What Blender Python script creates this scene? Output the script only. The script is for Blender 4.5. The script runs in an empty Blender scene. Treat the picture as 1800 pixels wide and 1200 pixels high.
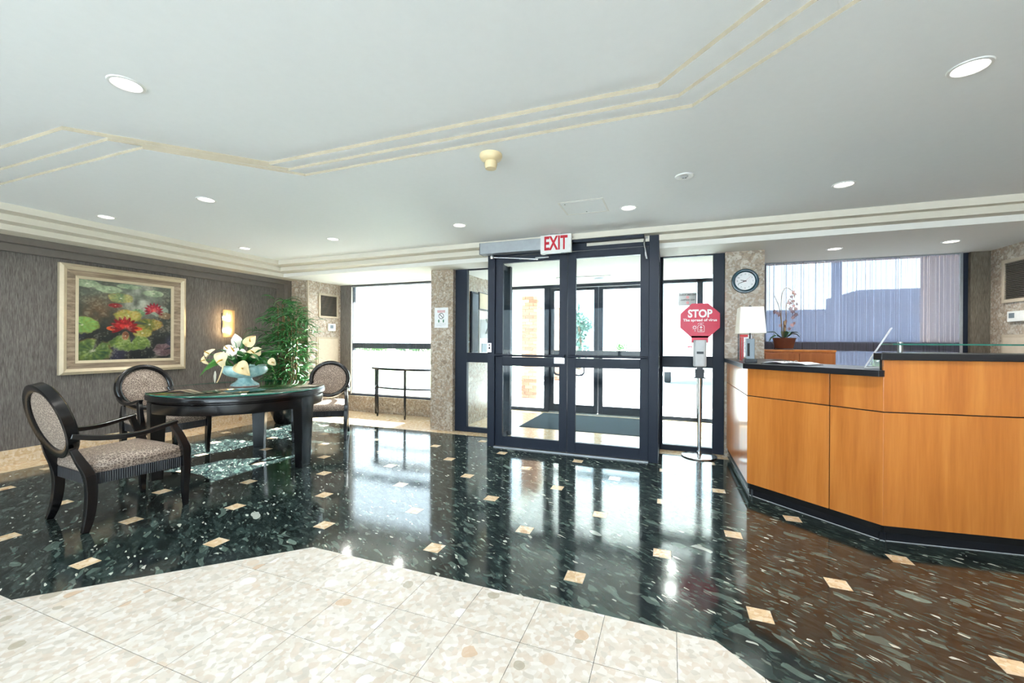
import bpy, bmesh, math, random
import numpy as np
from mathutils import Vector, Matrix
random.seed(7)
PI = math.pi
S = bpy.context.scene
COL = S.collection

# ------------------------------------------------------------------ camera
HC, TH, RO, FPX = 1.24, 0.361019, 0.0057376, 732.91
cam_data = bpy.data.cameras.new('camera')
cam_data.sensor_fit = 'HORIZONTAL'; cam_data.sensor_width = 36.0
cam_data.lens = FPX / 1800 * 36
cam_data.shift_y = 1.12 / 1800
cam_data.clip_start = 0.02; cam_data.clip_end = 500
cam = bpy.data.objects.new('camera', cam_data); COL.objects.link(cam)
_R = Vector((math.cos(TH), math.sin(TH), 0)); _F = Vector((-math.sin(TH), math.cos(TH), 0)); _U = Vector((0, 0, 1))
_r = _R * math.cos(RO) + _U * math.sin(RO); _u = _U * math.cos(RO) - _R * math.sin(RO)
M = Matrix.Identity(4)
for i in range(3):
    M[i][0], M[i][1], M[i][2] = _r[i], _u[i], -_F[i]
M[2][3] = HC
cam.matrix_world = M
S.camera = cam

# ------------------------------------------------------------------ world, sun, exposure
WORLD_STRENGTH = 8.0
SUN_STRENGTH = 170.0
EXPOSURE = 0.13
LAMP_W = 5.0
w = bpy.data.worlds.new('sky'); S.world = w; w.use_nodes = True
bg = w.node_tree.nodes['Background']
bg.inputs[0].default_value = (0.76, 0.88, 1.0, 1); bg.inputs[1].default_value = WORLD_STRENGTH
sun_d = bpy.data.lights.new('sun', 'SUN'); sun_d.energy = SUN_STRENGTH; sun_d.angle = math.radians(0.53); sun_d.color = (1, 0.97, 0.93)
sun = bpy.data.objects.new('sun', sun_d); COL.objects.link(sun)
_el = math.radians(27.4)
_d = Vector((-0.06, -1.0, 0)).normalized() * math.cos(_el) + Vector((0, 0, -math.sin(_el)))
sun.rotation_euler = _d.to_track_quat('-Z', 'Y').to_euler(); sun.location = (2, 20, 12)
S.view_settings.view_transform = 'Standard'; S.view_settings.look = 'None'
S.view_settings.gamma = 1.0; S.view_settings.use_curve_mapping = False
S.view_settings.exposure = EXPOSURE
S.cycles.use_denoising = True
S.cycles.max_bounces = 10; S.cycles.diffuse_bounces = 5; S.cycles.glossy_bounces = 5
S.cycles.transmission_bounces = 6; S.cycles.transparent_max_bounces = 24
S.cycles.sample_clamp_indirect = 8.0

# ------------------------------------------------------------------ node helpers and materials
def srgb(r, g, b):
    f = lambda c: (c / 255 / 12.92) if c / 255 <= 0.04045 else ((c / 255 + 0.055) / 1.055) ** 2.4
    return (f(r), f(g), f(b), 1.0)

class NT:
    def __init__(s, name):
        s.m = bpy.data.materials.new(name); s.m.use_nodes = True
        s.t = s.m.node_tree; s.t.nodes.clear()
        s.out = s.t.nodes.new('ShaderNodeOutputMaterial')
    def n(s, kind, **kw):
        nd = s.t.nodes.new('ShaderNode' + kind)
        for k, v in kw.items():
            if k.startswith('i_'):
                key = k[2:]
                key = int(key) if key.isdigit() else key.replace('_', ' ')
                s.put(nd.inputs[key], v)
            else:
                setattr(nd, k, v)
        return nd
    def put(s, sock, v):
        if isinstance(v, bpy.types.NodeSocket): s.t.links.new(v, sock)
        else: sock.default_value = v
    def ramp(s, fac, stops, interp='LINEAR'):
        r = s.t.nodes.new('ShaderNodeValToRGB'); r.color_ramp.interpolation = interp
        el = r.color_ramp.elements
        while len(el) < len(stops): el.new(0.5)
        for e, (p, c) in zip(el, stops):
            e.position = p; e.color = c if len(c) == 4 else (*c, 1)
        s.put(r.inputs[0], fac); return r.outputs[0]
    def mix(s, fac, a, b, mode='MIX'):
        nd = s.t.nodes.new('ShaderNodeMix'); nd.data_type = 'RGBA'; nd.blend_type = mode
        s.put(nd.inputs[0], fac); s.put(nd.inputs[6], a); s.put(nd.inputs[7], b); return nd.outputs[2]
    def math(s, op, a, b=0.0):
        nd = s.t.nodes.new('ShaderNodeMath'); nd.operation = op; s.put(nd.inputs[0], a); s.put(nd.inputs[1], b); return nd.outputs[0]
    def pos(s, scale=(1, 1, 1), rot=(0, 0, 0), obj=False):
        src = s.n('TexCoord').outputs['Object'] if obj else s.n('NewGeometry').outputs['Position']
        mp = s.n('Mapping'); s.put(mp.inputs[0], src); mp.inputs['Rotation'].default_value = rot; mp.inputs['Scale'].default_value = scale
        return mp.outputs[0]
    def pbr(s, color, rough=0.5, metal=0.0, spec=0.5, bump=None, bstr=0.2, bdist=0.002, coat=0.0, emit=None, estr=0.0):
        p = s.n('BsdfPrincipled'); s.put(p.inputs['Base Color'], color); s.put(p.inputs['Roughness'], rough)
        s.put(p.inputs['Metallic'], metal); p.inputs['Specular IOR Level'].default_value = spec
        if coat: p.inputs['Coat Weight'].default_value = coat; p.inputs['Coat Roughness'].default_value = 0.05
        if bump is not None:
            b = s.n('Bump'); b.inputs['Strength'].default_value = bstr; b.inputs['Distance'].default_value = bdist
            s.put(b.inputs['Height'], bump); s.t.links.new(b.outputs[0], p.inputs['Normal'])
        if emit: s.put(p.inputs['Emission Color'], emit); p.inputs['Emission Strength'].default_value = estr
        s.t.links.new(p.outputs[0], s.out.inputs[0]); s.p = p
        return s.m

def flat(name, col, rough=0.5, metal=0.0, spec=0.5, var=0.06, **kw):
    """plain paint, metal or plastic with a slight procedural unevenness"""
    t = NT(name); nz = t.n('TexNoise', i_Vector=t.pos((6, 6, 6)), i_Scale=4.0, i_Detail=3.0)
    a = tuple(c * (1 - var) for c in col[:3]) + (1,); b = tuple(min(1, c * (1 + var)) for c in col[:3]) + (1,)
    return t.pbr(t.ramp(nz.outputs[0], [(0.3, a), (0.7, b)]), rough, metal, spec, **kw)

MT = {}
def terrazzo_dark():
    t = NT('dark_green_terrazzo')
    oi = t.n('ObjectInfo')
    ps = t.pos((1, 1, 1), (0, 0, 0.55))
    wob = t.n('TexNoise', i_Vector=ps, i_Scale=5.0, i_Detail=2.0)
    pw = t.n('VectorMath', operation='MULTIPLY_ADD'); t.put(pw.inputs[0], wob.outputs[1]); pw.inputs[1].default_value = (0.10, 0.10, 0); t.put(pw.inputs[2], ps)
    off = t.n('VectorMath', operation='MULTIPLY_ADD'); t.put(off.inputs[0], oi.outputs['Random']); off.inputs[1].default_value = (7.3, 3.1, 0); t.put(off.inputs[2], pw.outputs[0])
    st = t.n('VectorMath', operation='MULTIPLY'); t.put(st.inputs[0], off.outputs[0]); st.inputs[1].default_value = (0.34, 1.0, 1.0)
    v1 = t.n('TexVoronoi', i_Vector=st.outputs[0], i_Scale=34.0)
    v2 = t.n('TexVoronoi', i_Vector=st.outputs[0], i_Scale=95.0)
    v3 = t.n('TexVoronoi', i_Vector=st.outputs[0], i_Scale=13.0)
    sep = lambda v: t.n('SeparateColor', i_0=v.outputs['Color']).outputs[0]
    c1 = t.ramp(sep(v1), [(0, srgb(28, 36, 37)), (0.36, srgb(42, 53, 52)), (0.62, srgb(60, 76, 73)), (0.76, srgb(18, 22, 24)), (0.94, srgb(104, 122, 114))], 'CONSTANT')
    c2 = t.ramp(sep(v2), [(0, srgb(26, 35, 36)), (0.5, srgb(48, 64, 61)), (0.72, srgb(20, 25, 26)), (0.86, srgb(78, 92, 86)), (0.955, srgb(124, 134, 124))], 'CONSTANT')
    c = t.mix(0.5, c1, c2)
    fl = t.math('MULTIPLY', t.math('GREATER_THAN', sep(v2), 0.990), 0.7); c = t.mix(fl, c, srgb(200, 202, 190))
    big = t.math('MULTIPLY', t.math('GREATER_THAN', sep(v3), 0.86), t.math('LESS_THAN', v3.outputs['Distance'], 0.36))
    cb = t.ramp(t.n('SeparateColor', i_0=v3.outputs['Color']).outputs[1], [(0, srgb(18, 22, 23)), (0.5, srgb(56, 74, 70)), (0.76, srgb(112, 130, 122)), (0.93, srgb(186, 194, 186))], 'CONSTANT')
    c = t.mix(t.math('MULTIPLY', big, 0.75), c, cb)
    nz = t.n('TexNoise', i_Vector=t.pos(), i_Scale=7.0, i_Detail=2.0)
    rr = t.ramp(nz.outputs[0], [(0.3, (0.075,) * 3), (0.7, (0.12,) * 3)])
    MT['dark_tile'] = t.pbr(c, rr, 0, 0.62, bump=nz.outputs[0], bstr=0.05, bdist=0.004)
terrazzo_dark()

def stone(name, cols, chip, scale, rough, spec=0.5, bigchance=0.80, detail=0.35):
    t = NT(name); oi = t.n('ObjectInfo')
    ps = t.pos()
    wob = t.n('TexNoise', i_Vector=ps, i_Scale=scale * 0.6, i_Detail=3.0)
    pw = t.n('VectorMath', operation='MULTIPLY_ADD'); t.put(pw.inputs[0], wob.outputs[1]); pw.inputs[1].default_value = (0.06, 0.06, 0.06); t.put(pw.inputs[2], ps)
    off = t.n('VectorMath', operation='MULTIPLY_ADD'); t.put(off.inputs[0], oi.outputs['Random']); off.inputs[1].default_value = (5.7, 8.1, 2.9); t.put(off.inputs[2], pw.outputs[0])
    va = t.n('TexVoronoi', i_Vector=off.outputs[0], i_Scale=scale)
    vb = t.n('TexVoronoi', i_Vector=off.outputs[0], i_Scale=scale * 3.6)
    ra = t.n('SeparateColor', i_0=va.outputs['Color']); rb = t.n('SeparateColor', i_0=vb.outputs['Color'])
    nz = t.n('TexNoise', i_Vector=ps, i_Scale=scale * 1.6, i_Detail=4.0)
    base = t.ramp(nz.outputs[0], [(0.3, cols[0]), (0.55, cols[1]), (0.75, cols[2])])
    small = t.ramp(rb.outputs[0], [(i / len(chip), c) for i, c in enumerate(chip)], 'CONSTANT')
    c = t.mix(detail, base, small)
    bigm = t.math('MULTIPLY', t.math('GREATER_THAN', ra.outputs[0], bigchance), t.math('LESS_THAN', va.outputs['Distance'], 0.42))
    big = t.ramp(ra.outputs[1], [(i / len(chip), c_) for i, c_ in enumerate(chip)], 'CONSTANT')
    c = t.mix(t.math('MULTIPLY', bigm, 0.72), c, big)
    MT[name] = t.pbr(c, rough, 0, spec)
stone('cream_terrazzo', [srgb(188, 182, 173), srgb(200, 195, 187), srgb(210, 206, 200)],
      [srgb(226, 224, 220), srgb(200, 188, 170), srgb(208, 202, 190), srgb(184, 152, 118), srgb(228, 226, 224), srgb(194, 176, 156), srgb(150, 140, 120)], 12.0, 0.28, 0.45, 0.80, 0.28)
stone('column_stone', [srgb(132, 118, 103), srgb(156, 143, 128), srgb(178, 166, 151)],
      [srgb(178, 168, 154), srgb(150, 132, 112), srgb(168, 148, 126), srgb(120, 104, 88), srgb(196, 188, 176), srgb(160, 138, 118), srgb(206, 200, 190)], 14.0, 0.32, 0.4, 0.58, 0.45)
stone('border_stone', [srgb(196, 170, 136), srgb(210, 186, 152), srgb(220, 200, 172)],
      [srgb(224, 210, 190), srgb(196, 166, 128), srgb(208, 184, 150), srgb(168, 124, 84), srgb(228, 218, 204)], 15.0, 0.2, 0.5, 0.8, 0.3)

def wallpaper(name, a, b, c):
    t = NT(name)
    n1 = t.n('TexNoise', i_Vector=t.pos((1, 1, 0.06)), i_Scale=320.0, i_Detail=3.0)
    n2 = t.n('TexNoise', i_Vector=t.pos((1, 1, 0.08)), i_Scale=120.0, i_Detail=4.0)
    f = t.math('ADD', t.math('MULTIPLY', n1.outputs[0], 0.6), t.math('MULTIPLY', n2.outputs[0], 0.4))
    MT[name] = t.pbr(t.ramp(f, [(0.36, a), (0.5, b), (0.64, c)]), 0.75, 0, 0.25, bump=f, bstr=0.25, bdist=0.003)
wallpaper('wallpaper', srgb(76, 71, 67), srgb(99, 94, 90), srgb(120, 115, 111))
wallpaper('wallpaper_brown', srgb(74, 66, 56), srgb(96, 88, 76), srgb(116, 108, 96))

def wood(name, a, b, c, rough=0.28, axis='z', sc=1.0):
    t = NT(name); s = {'z': (9, 9, 0.55), 'x': (0.55, 9, 9), 'y': (9, 0.55, 9)}[axis]
    oi = t.n('ObjectInfo'); off = t.n('VectorMath', operation='MULTIPLY_ADD'); t.put(off.inputs[0], oi.outputs['Random']); off.inputs[1].default_value = (9, 7, 3); t.put(off.inputs[2], t.pos(tuple(v * sc for v in s)))
    n1 = t.n('TexNoise', i_Vector=off.outputs[0], i_Scale=1.2, i_Detail=5.0, i_Distortion=0.6)
    n2 = t.n('TexNoise', i_Vector=off.outputs[0], i_Scale=9.0, i_Detail=3.0)
    f = t.math('ADD', t.math('MULTIPLY', n1.outputs[0], 0.75), t.math('MULTIPLY', n2.outputs[0], 0.25))
    MT[name] = t.pbr(t.ramp(f, [(0.32, a), (0.5, b), (0.68, c)]), rough, 0, 0.45, coat=0.25)
wood('maple', srgb(170, 98, 38), srgb(188, 114, 48), srgb(202, 130, 60))
wood('maple_dark', srgb(148, 84, 40), srgb(166, 98, 50), srgb(182, 112, 60), 0.35)
wood('frame_wood', srgb(96, 80, 64), srgb(136, 118, 98), srgb(166, 150, 128), 0.5, 'y', 3.0)

def leopard():
    t = NT('pattern_fabric'); ps = t.pos(obj=True)
    v = t.n('TexVoronoi', feature='DISTANCE_TO_EDGE', i_Vector=ps, i_Scale=58.0)
    nz = t.n('TexNoise', i_Vector=ps, i_Scale=60.0, i_Detail=2.0)
    line = t.ramp(v.outputs['Distance'], [(0.03, (1, 1, 1)), (0.10, (0, 0, 0))])
    base = t.ramp(nz.outputs[0], [(0.3, srgb(98, 84, 75)), (0.7, srgb(120, 105, 96))])
    c = t.mix(line, base, srgb(180, 164, 149))
    MT['pattern_fabric'] = t.pbr(c, 0.5, 0, 0.35, bump=nz.outputs[0], bstr=0.15)
leopard()

def reeded():
    t = NT('reeded_black')
    sx = t.n('SeparateXYZ', i_0=t.n('TexCoord').outputs['Object'])
    a = t.math('SINE', t.math('MULTIPLY', sx.outputs[0], 520.0)); b = t.math('SINE', t.math('MULTIPLY', sx.outputs[1], 520.0))
    MT['reeded_black'] = t.pbr(srgb(30, 31, 36), 0.3, 0, 0.5, bump=t.math('ADD', a, b), bstr=0.7, bdist=0.003)
reeded()

def glass(name, tint=(1, 1, 1, 1), boost=1.0):
    t = NT(name)
    tr = t.n('BsdfTransparent', i_Color=tint); gl = t.n('BsdfGlossy', i_Color=(1, 1, 1, 1), i_Roughness=0.0)
    lw = t.n('Fresnel', i_IOR=1.5)
    mx = t.n('MixShader'); t.put(mx.inputs[0], t.math('MULTIPLY', lw.outputs[0], boost)); t.t.links.new(tr.outputs[0], mx.inputs[1]); t.t.links.new(gl.outputs[0], mx.inputs[2])
    t.t.links.new(mx.outputs[0], t.out.inputs[0]); MT[name] = t.m
glass('clear_glass', (0.93, 0.97, 0.97, 1), 0.22); glass('green_glass', (0.62, 0.86, 0.80, 1), 1.6); glass('acrylic', (0.92, 0.9, 0.92, 1))

def screen(name, dens, col, amp):
    """woven roller shade: fine threads with open gaps, thicker slubs in the vertical"""
    t = NT(name); sx = t.n('SeparateXYZ', i_0=t.n('NewGeometry').outputs['Position'])
    n1 = t.n('TexNoise', noise_dimensions='1D', i_W=t.math('MULTIPLY', sx.outputs[0], 60.0), i_Scale=1.0, i_Detail=4.0, i_Roughness=0.8)
    n2 = t.n('TexNoise', noise_dimensions='1D', i_W=t.math('MULTIPLY', sx.outputs[2], 200.0), i_Scale=1.0, i_Detail=1.0)
    f = t.math('ADD', t.math('MULTIPLY', n1.outputs[0], 0.8), t.math('MULTIPLY', n2.outputs[0], 0.2))
    fac = t.ramp(f, [(0.36, (dens - amp,) * 3), (0.64, (min(1, dens + amp),) * 3)])
    tr = t.n('BsdfTransparent', i_Color=(1, 1, 1, 1)); df = t.n('BsdfDiffuse', i_Color=col); tl = t.n('BsdfTranslucent', i_Color=col)
    m1 = t.n('MixShader', i_0=0.4); t.t.links.new(df.outputs[0], m1.inputs[1]); t.t.links.new(tl.outputs[0], m1.inputs[2])
    m2 = t.n('MixShader'); t.put(m2.inputs[0], fac); t.t.links.new(tr.outputs[0], m2.inputs[1]); t.t.links.new(m1.outputs[0], m2.inputs[2])
    t.t.links.new(m2.outputs[0], t.out.inputs[0]); MT[name] = t.m
screen('shade_light', 0.52, srgb(104, 110, 114), 0.28); screen('shade_dark', 0.84, srgb(92, 92, 104), 0.15)

def emis(name, col, st):
    t = NT(name); e = t.n('Emission', i_Color=col, i_Strength=st)
    t.t.links.new(e.outputs[0], t.out.inputs[0]); MT[name] = t.m
emis('lamp_lens', (1.0, 0.96, 0.88, 1), 6.0); emis('bulb_warm', (1.0, 0.80, 0.48, 1), 60.0)

def brick_m():
    t = NT('brick_m'); oi = t.n('ObjectInfo'); nz = t.n('TexNoise', i_Vector=t.pos(), i_Scale=30.0, i_Detail=3.0)
    f = t.math('ADD', t.math('MULTIPLY', oi.outputs['Random'], 0.7), t.math('MULTIPLY', nz.outputs[0], 0.3))
    MT['brick'] = t.pbr(t.ramp(f, [(0.2, srgb(128, 92, 74)), (0.5, srgb(150, 110, 88)), (0.8, srgb(168, 130, 108))]), 0.8, 0, 0.2)
brick_m()
def leafmat(name, a, b, rough=0.4, tl=0.25):
    t = NT(name); oi = t.n('ObjectInfo'); nz = t.n('TexNoise', i_Vector=t.pos(), i_Scale=9.0, i_Detail=2.0)
    f = t.math('ADD', t.math('MULTIPLY', oi.outputs['Random'], 0.5), t.math('MULTIPLY', nz.outputs[0], 0.5))
    t.pbr(t.ramp(f, [(0.25, a), (0.75, b)]), rough, 0, 0.4)
    t.p.inputs['Subsurface Weight'].default_value = 0.0
    MT[name] = t.m
leafmat('bamboo_leaf', srgb(34, 92, 48), srgb(86, 150, 74)); leafmat('bouquet_leaf', srgb(34, 84, 44), srgb(70, 128, 56), 0.35)
leafmat('tree_leaf', srgb(56, 84, 80), srgb(92, 122, 112), 0.6); leafmat('orchid_leaf', srgb(36, 66, 48), srgb(70, 104, 74), 0.3)
leafmat('hedge_leaf', srgb(60, 100, 52), srgb(110, 150, 80), 0.6); leafmat('cane', srgb(92, 72, 46), srgb(134, 108, 74), 0.5)
leafmat('petal_cream', srgb(224, 200, 150), srgb(240, 222, 182), 0.5); leafmat('petal_white', srgb(228, 222, 206), srgb(244, 240, 230), 0.5)
leafmat('petal_mauve', srgb(112, 76, 74), srgb(168, 130, 126), 0.5); leafmat('grass', srgb(110, 130, 84), srgb(150, 162, 116), 0.8)

def glaze():
    t = NT('celadon'); nz = t.n('TexNoise', i_Vector=t.pos((1, 1, 0.3)), i_Scale=30.0, i_Detail=4.0)
    MT['celadon'] = t.pbr(t.ramp(nz.outputs[0], [(0.3, srgb(132, 172, 176)), (0.55, srgb(164, 200, 200)), (0.75, srgb(186, 204, 198))]), 0.15, 0, 0.5, coat=0.4)
glaze()
for nm, c, r, m, s in [
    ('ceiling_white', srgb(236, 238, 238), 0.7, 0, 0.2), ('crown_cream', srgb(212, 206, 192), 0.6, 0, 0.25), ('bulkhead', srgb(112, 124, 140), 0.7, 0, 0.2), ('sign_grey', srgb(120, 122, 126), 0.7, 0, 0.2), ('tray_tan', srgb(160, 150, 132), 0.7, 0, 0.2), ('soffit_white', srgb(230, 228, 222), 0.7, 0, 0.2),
    ('grey_moulding', srgb(104, 98, 92), 0.5, 0, 0.3), ('bronze_frame', srgb(22, 31, 46), 0.5, 0.0, 0.3), ('grey_metal', srgb(150, 154, 158), 0.4, 0.5, 0.5),
    ('bright_metal', srgb(200, 202, 204), 0.22, 1.0, 0.5), ('aluminium', srgb(176, 178, 178), 0.35, 0.9, 0.5), ('black_lacquer', srgb(13, 13, 16), 0.22, 0, 0.55),
    ('black_laminate', srgb(20, 22, 28), 0.3, 0, 0.5), ('groove_black', srgb(14, 14, 15), 0.5, 0, 0.3), ('white_plastic', srgb(226, 226, 222), 0.4, 0, 0.4),
    ('grey_plastic', srgb(186, 188, 190), 0.4, 0, 0.4), ('dark_plastic', srgb(44, 48, 54), 0.45, 0, 0.4), ('sign_red', srgb(190, 28, 62), 0.35, 0, 0.4),
    ('print_white', srgb(238, 238, 238), 0.5, 0, 0.3), ('print_black', srgb(26, 26, 28), 0.6, 0, 0.3), ('print_red', srgb(176, 24, 40), 0.5, 0, 0.3), ('print_green', srgb(58, 112, 84), 0.6, 0, 0.3),
    ('paper', srgb(228, 230, 232), 0.7, 0, 0.2), ('clock_teal', srgb(16, 58, 72), 0.2, 0, 0.6), ('shade_fabric', srgb(226, 222, 212), 0.8, 0, 0.2),
    ('lamp_grey', srgb(108, 118, 126), 0.4, 0.2, 0.5), ('mat_blue', srgb(58, 74, 84), 0.85, 0, 0.2), ('mat_dark', srgb(38, 50, 58), 0.9, 0, 0.2),
    ('terracotta', srgb(98, 54, 38), 0.6, 0, 0.3), ('ivory_plastic', srgb(214, 196, 156), 0.5, 0, 0.35), ('panel_tan', srgb(196, 182, 162), 0.5, 0, 0.3), ('vent_tan', srgb(180, 166, 146), 0.45, 0, 0.3),
    ('vent_dark', srgb(18, 17, 16), 0.8, 0, 0.1), ('slat', srgb(116, 108, 98), 0.5, 0.2, 0.3), ('concrete', srgb(200, 203, 206), 0.85, 0, 0.2), ('asphalt', srgb(150, 150, 150), 0.9, 0, 0.1),
    ('van_white', srgb(226, 228, 230), 0.25, 0, 0.5), ('van_glass', srgb(120, 136, 156), 0.1, 0, 0.6), ('tyre', srgb(40, 42, 46), 0.8, 0, 0.2), ('mortar', srgb(190, 176, 158), 0.9, 0, 0.1),
    ('brown_render', srgb(112, 96, 92), 0.85, 0, 0.1), ('slate_render', srgb(84, 96, 120), 0.85, 0, 0.1), ('bark', srgb(86, 72, 58), 0.9, 0, 0.1), ('gold_frame', srgb(190, 176, 150), 0.35, 0.25, 0.5),
    ('red_item', srgb(180, 40, 48), 0.4, 0, 0.4), ('screen_dark', srgb(24, 28, 34), 0.2, 0, 0.5), ('celadon_band', srgb(142, 104, 92), 0.3, 0, 0.4), ('grout', srgb(120, 112, 100), 0.7, 0, 0.2),
    ('grout_dark', srgb(64, 68, 64), 0.5, 0, 0.3), ('beige_panel', srgb(206, 190, 158), 0.5, 0, 0.3), ('glass_edge', srgb(40, 110, 96), 0.1, 0, 0.6), ('roof_dark', srgb(120, 118, 114), 0.9, 0, 0.1),
    ('canopy_white', srgb(232, 230, 226), 0.8, 0, 0.2), ('outer_wall', srgb(168, 120, 90), 0.9, 0, 0.1), ('stamen', srgb(190, 150, 60), 0.6, 0, 0.2), ('soil', srgb(52, 42, 34), 0.95, 0, 0.1)]:
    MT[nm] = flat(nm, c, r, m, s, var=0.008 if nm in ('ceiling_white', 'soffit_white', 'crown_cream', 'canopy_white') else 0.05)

# ------------------------------------------------------------------ mesh helpers
class MB:
    def __init__(s): s.v = []; s.f = []; s.mi = []; s.k = 0
    def add(s, vs, fs):
        o = len(s.v); s.v += [tuple(p) for p in vs]; s.f += [tuple(o + i for i in f) for f in fs]; s.mi += [s.k] * len(fs); return s
    def box(s, x0, x1, y0, y1, z0, z1):
        return s.add([(x0, y0, z0), (x1, y0, z0), (x1, y1, z0), (x0, y1, z0), (x0, y0, z1), (x1, y0, z1), (x1, y1, z1), (x0, y1, z1)],
                     [(0, 3, 2, 1), (4, 5, 6, 7), (0, 1, 5, 4), (1, 2, 6, 5), (2, 3, 7, 6), (3, 0, 4, 7)])
    def prism(s, poly, z0, z1):
        n = len(poly)
        return s.add([(x, y, z0) for x, y in poly] + [(x, y, z1) for x, y in poly],
                     [tuple(range(n))[::-1], tuple(range(n, 2 * n))] + [(i, (i + 1) % n, n + (i + 1) % n, n + i) for i in range(n)])
    def prism_y(s, poly, y0, y1):     # polygon in x,z extruded along y
        n = len(poly)
        return s.add([(x, y0, z) for x, z in poly] + [(x, y1, z) for x, z in poly],
                     [tuple(range(n)), tuple(range(n, 2 * n))[::-1]] + [(i, n + i, n + (i + 1) % n, (i + 1) % n) for i in range(n)])
    def prism_x(s, poly, x0, x1):     # polygon in y,z extruded along x
        n = len(poly)
        return s.add([(x0, y, z) for y, z in poly] + [(x1, y, z) for y, z in poly],
                     [tuple(range(n))[::-1], tuple(range(n, 2 * n))] + [(i, (i + 1) % n, n + (i + 1) % n, n + i) for i in range(n)])
    def lathe(s, prof, n=32, cx=0, cy=0, cz=0, caps=True):
        vs = []; fs = []; m = len(prof)
        for i in range(n):
            a = 2 * PI * i / n
            vs += [(cx + r * math.cos(a), cy + r * math.sin(a), cz + z) for r, z in prof]
        for i in range(n):
            j = (i + 1) % n
            for k in range(m - 1): fs.append((i * m + k, j * m + k, j * m + k + 1, i * m + k + 1))
        if caps and prof[0][0] > 1e-6: fs.append(tuple(i * m for i in range(n))[::-1])
        if caps and prof[-1][0] > 1e-6: fs.append(tuple(i * m + m - 1 for i in range(n)))
        return s.add(vs, fs)
    def tube(s, path, rad, n=8, sq=None, up=(0, 0, 1), closed=False):
        """round tube, or with sq=(a,b) list a rectangular section: a along side, b along up"""
        path = [Vector(p) for p in path]; m = len(path); vs = []; fs = []
        if not isinstance(rad, (list, tuple)): rad = [rad] * m
        k = 4 if sq else n
        for i, p in enumerate(path):
            if closed: t = path[(i + 1) % m] - path[i - 1]
            else: t = path[min(i + 1, m - 1)] - path[max(i - 1, 0)]
            t = t.normalized() if t.length > 1e-9 else Vector((0, 0, 1))
            u = Vector(up); sd = t.cross(u)
            if sd.length < 1e-4: sd = t.cross(Vector((0, 1, 0)))
            sd.normalize(); u = sd.cross(t).normalized()
            if sq:
                a, b = sq[i] if isinstance(sq[0], (list, tuple)) else sq
                for ca, cb in ((-1, -1), (1, -1), (1, 1), (-1, 1)): vs.append(p + sd * a * ca / 2 + u * b * cb / 2)
            else:
                for j in range(n):
                    g = 2 * PI * j / n; vs.append(p + (sd * math.cos(g) + u * math.sin(g)) * rad[i])
        for i in range(m if closed else m - 1):
            i2 = (i + 1) % m
            for j in range(k): fs.append((i * k + j, i * k + (j + 1) % k, i2 * k + (j + 1) % k, i2 * k + j))
        if not closed: fs += [tuple(range(k))[::-1], tuple((m - 1) * k + j for j in range(k))]
        return s.add(vs, fs)
    def grid(s, fn, nu, nv):
        vs = [fn(i / nu, j / nv) for i in range(nu + 1) for j in range(nv + 1)]
        return s.add(vs, [(i * (nv + 1) + j, (i + 1) * (nv + 1) + j, (i + 1) * (nv + 1) + j + 1, i * (nv + 1) + j + 1) for i in range(nu) for j in range(nv)])
    def mesh(s, name, mats):
        me = bpy.data.meshes.new(name); me.from_pydata(s.v, [], s.f)
        for m in (mats if isinstance(mats, (list, tuple)) else [mats]): me.materials.append(MT[m])
        if any(s.mi): me.polygons.foreach_set('material_index', s.mi)
        bm = bmesh.new(); bm.from_mesh(me); bmesh.ops.recalc_face_normals(bm, faces=bm.faces); bm.to_mesh(me); bm.free()
        return me
    def build(s, name, mats, parent=None, bevel=0, smooth=None, sub=0, solid=0):
        return obj(name, s.mesh(name, mats), parent, bevel, smooth, sub, solid)

def obj(name, me, parent=None, bevel=0, smooth=None, sub=0, solid=0):
    o = bpy.data.objects.new(name, me); COL.objects.link(o)
    if parent is not None: o.parent = parent
    if smooth is not None:
        me.polygons.foreach_set('use_smooth', [True] * len(me.polygons))
        if smooth < 180: me.set_sharp_from_angle(angle=math.radians(smooth))
    if solid: m = o.modifiers.new('thickness', 'SOLIDIFY'); m.thickness = solid; m.offset = 0
    if sub: m = o.modifiers.new('smooth', 'SUBSURF'); m.levels = sub; m.render_levels = sub
    if bevel: m = o.modifiers.new('edge', 'BEVEL'); m.width = bevel; m.segments = 2; m.limit_method = 'ANGLE'; m.angle_limit = math.radians(40)
    return o
def tag(o, label, cat, group=None):
    o['label'] = label; o['category'] = cat
    if group: o['group'] = group
    return o
def thing(name, label, cat, loc=(0, 0, 0), rz=0, group=None):
    o = bpy.data.objects.new(name, None); COL.objects.link(o); o.empty_display_size = 0.1
    o.location = loc; o.rotation_euler = (0, 0, rz); return tag(o, label, cat, group)
def struct(o, label=None):
    o['kind'] = 'structure'
    if label: o['label'] = label
    return o
def sroot(name, label=None, loc=(0, 0, 0)):
    o = bpy.data.objects.new(name, None); COL.objects.link(o); o.location = loc; o.empty_display_size = 0.1
    return struct(o, label)
def dup(root, loc, rz, label=None, group=None):
    r = root.copy(); COL.objects.link(r); r.location = loc; r.rotation_euler = (0, 0, rz)
    if label: r['label'] = label
    if group: r['group'] = group
    for ch in list(root.children):
        c = ch.copy(); COL.objects.link(c); c.parent = r
        for g in list(ch.children):
            d = g.copy(); COL.objects.link(d); d.parent = c
    return r
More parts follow.
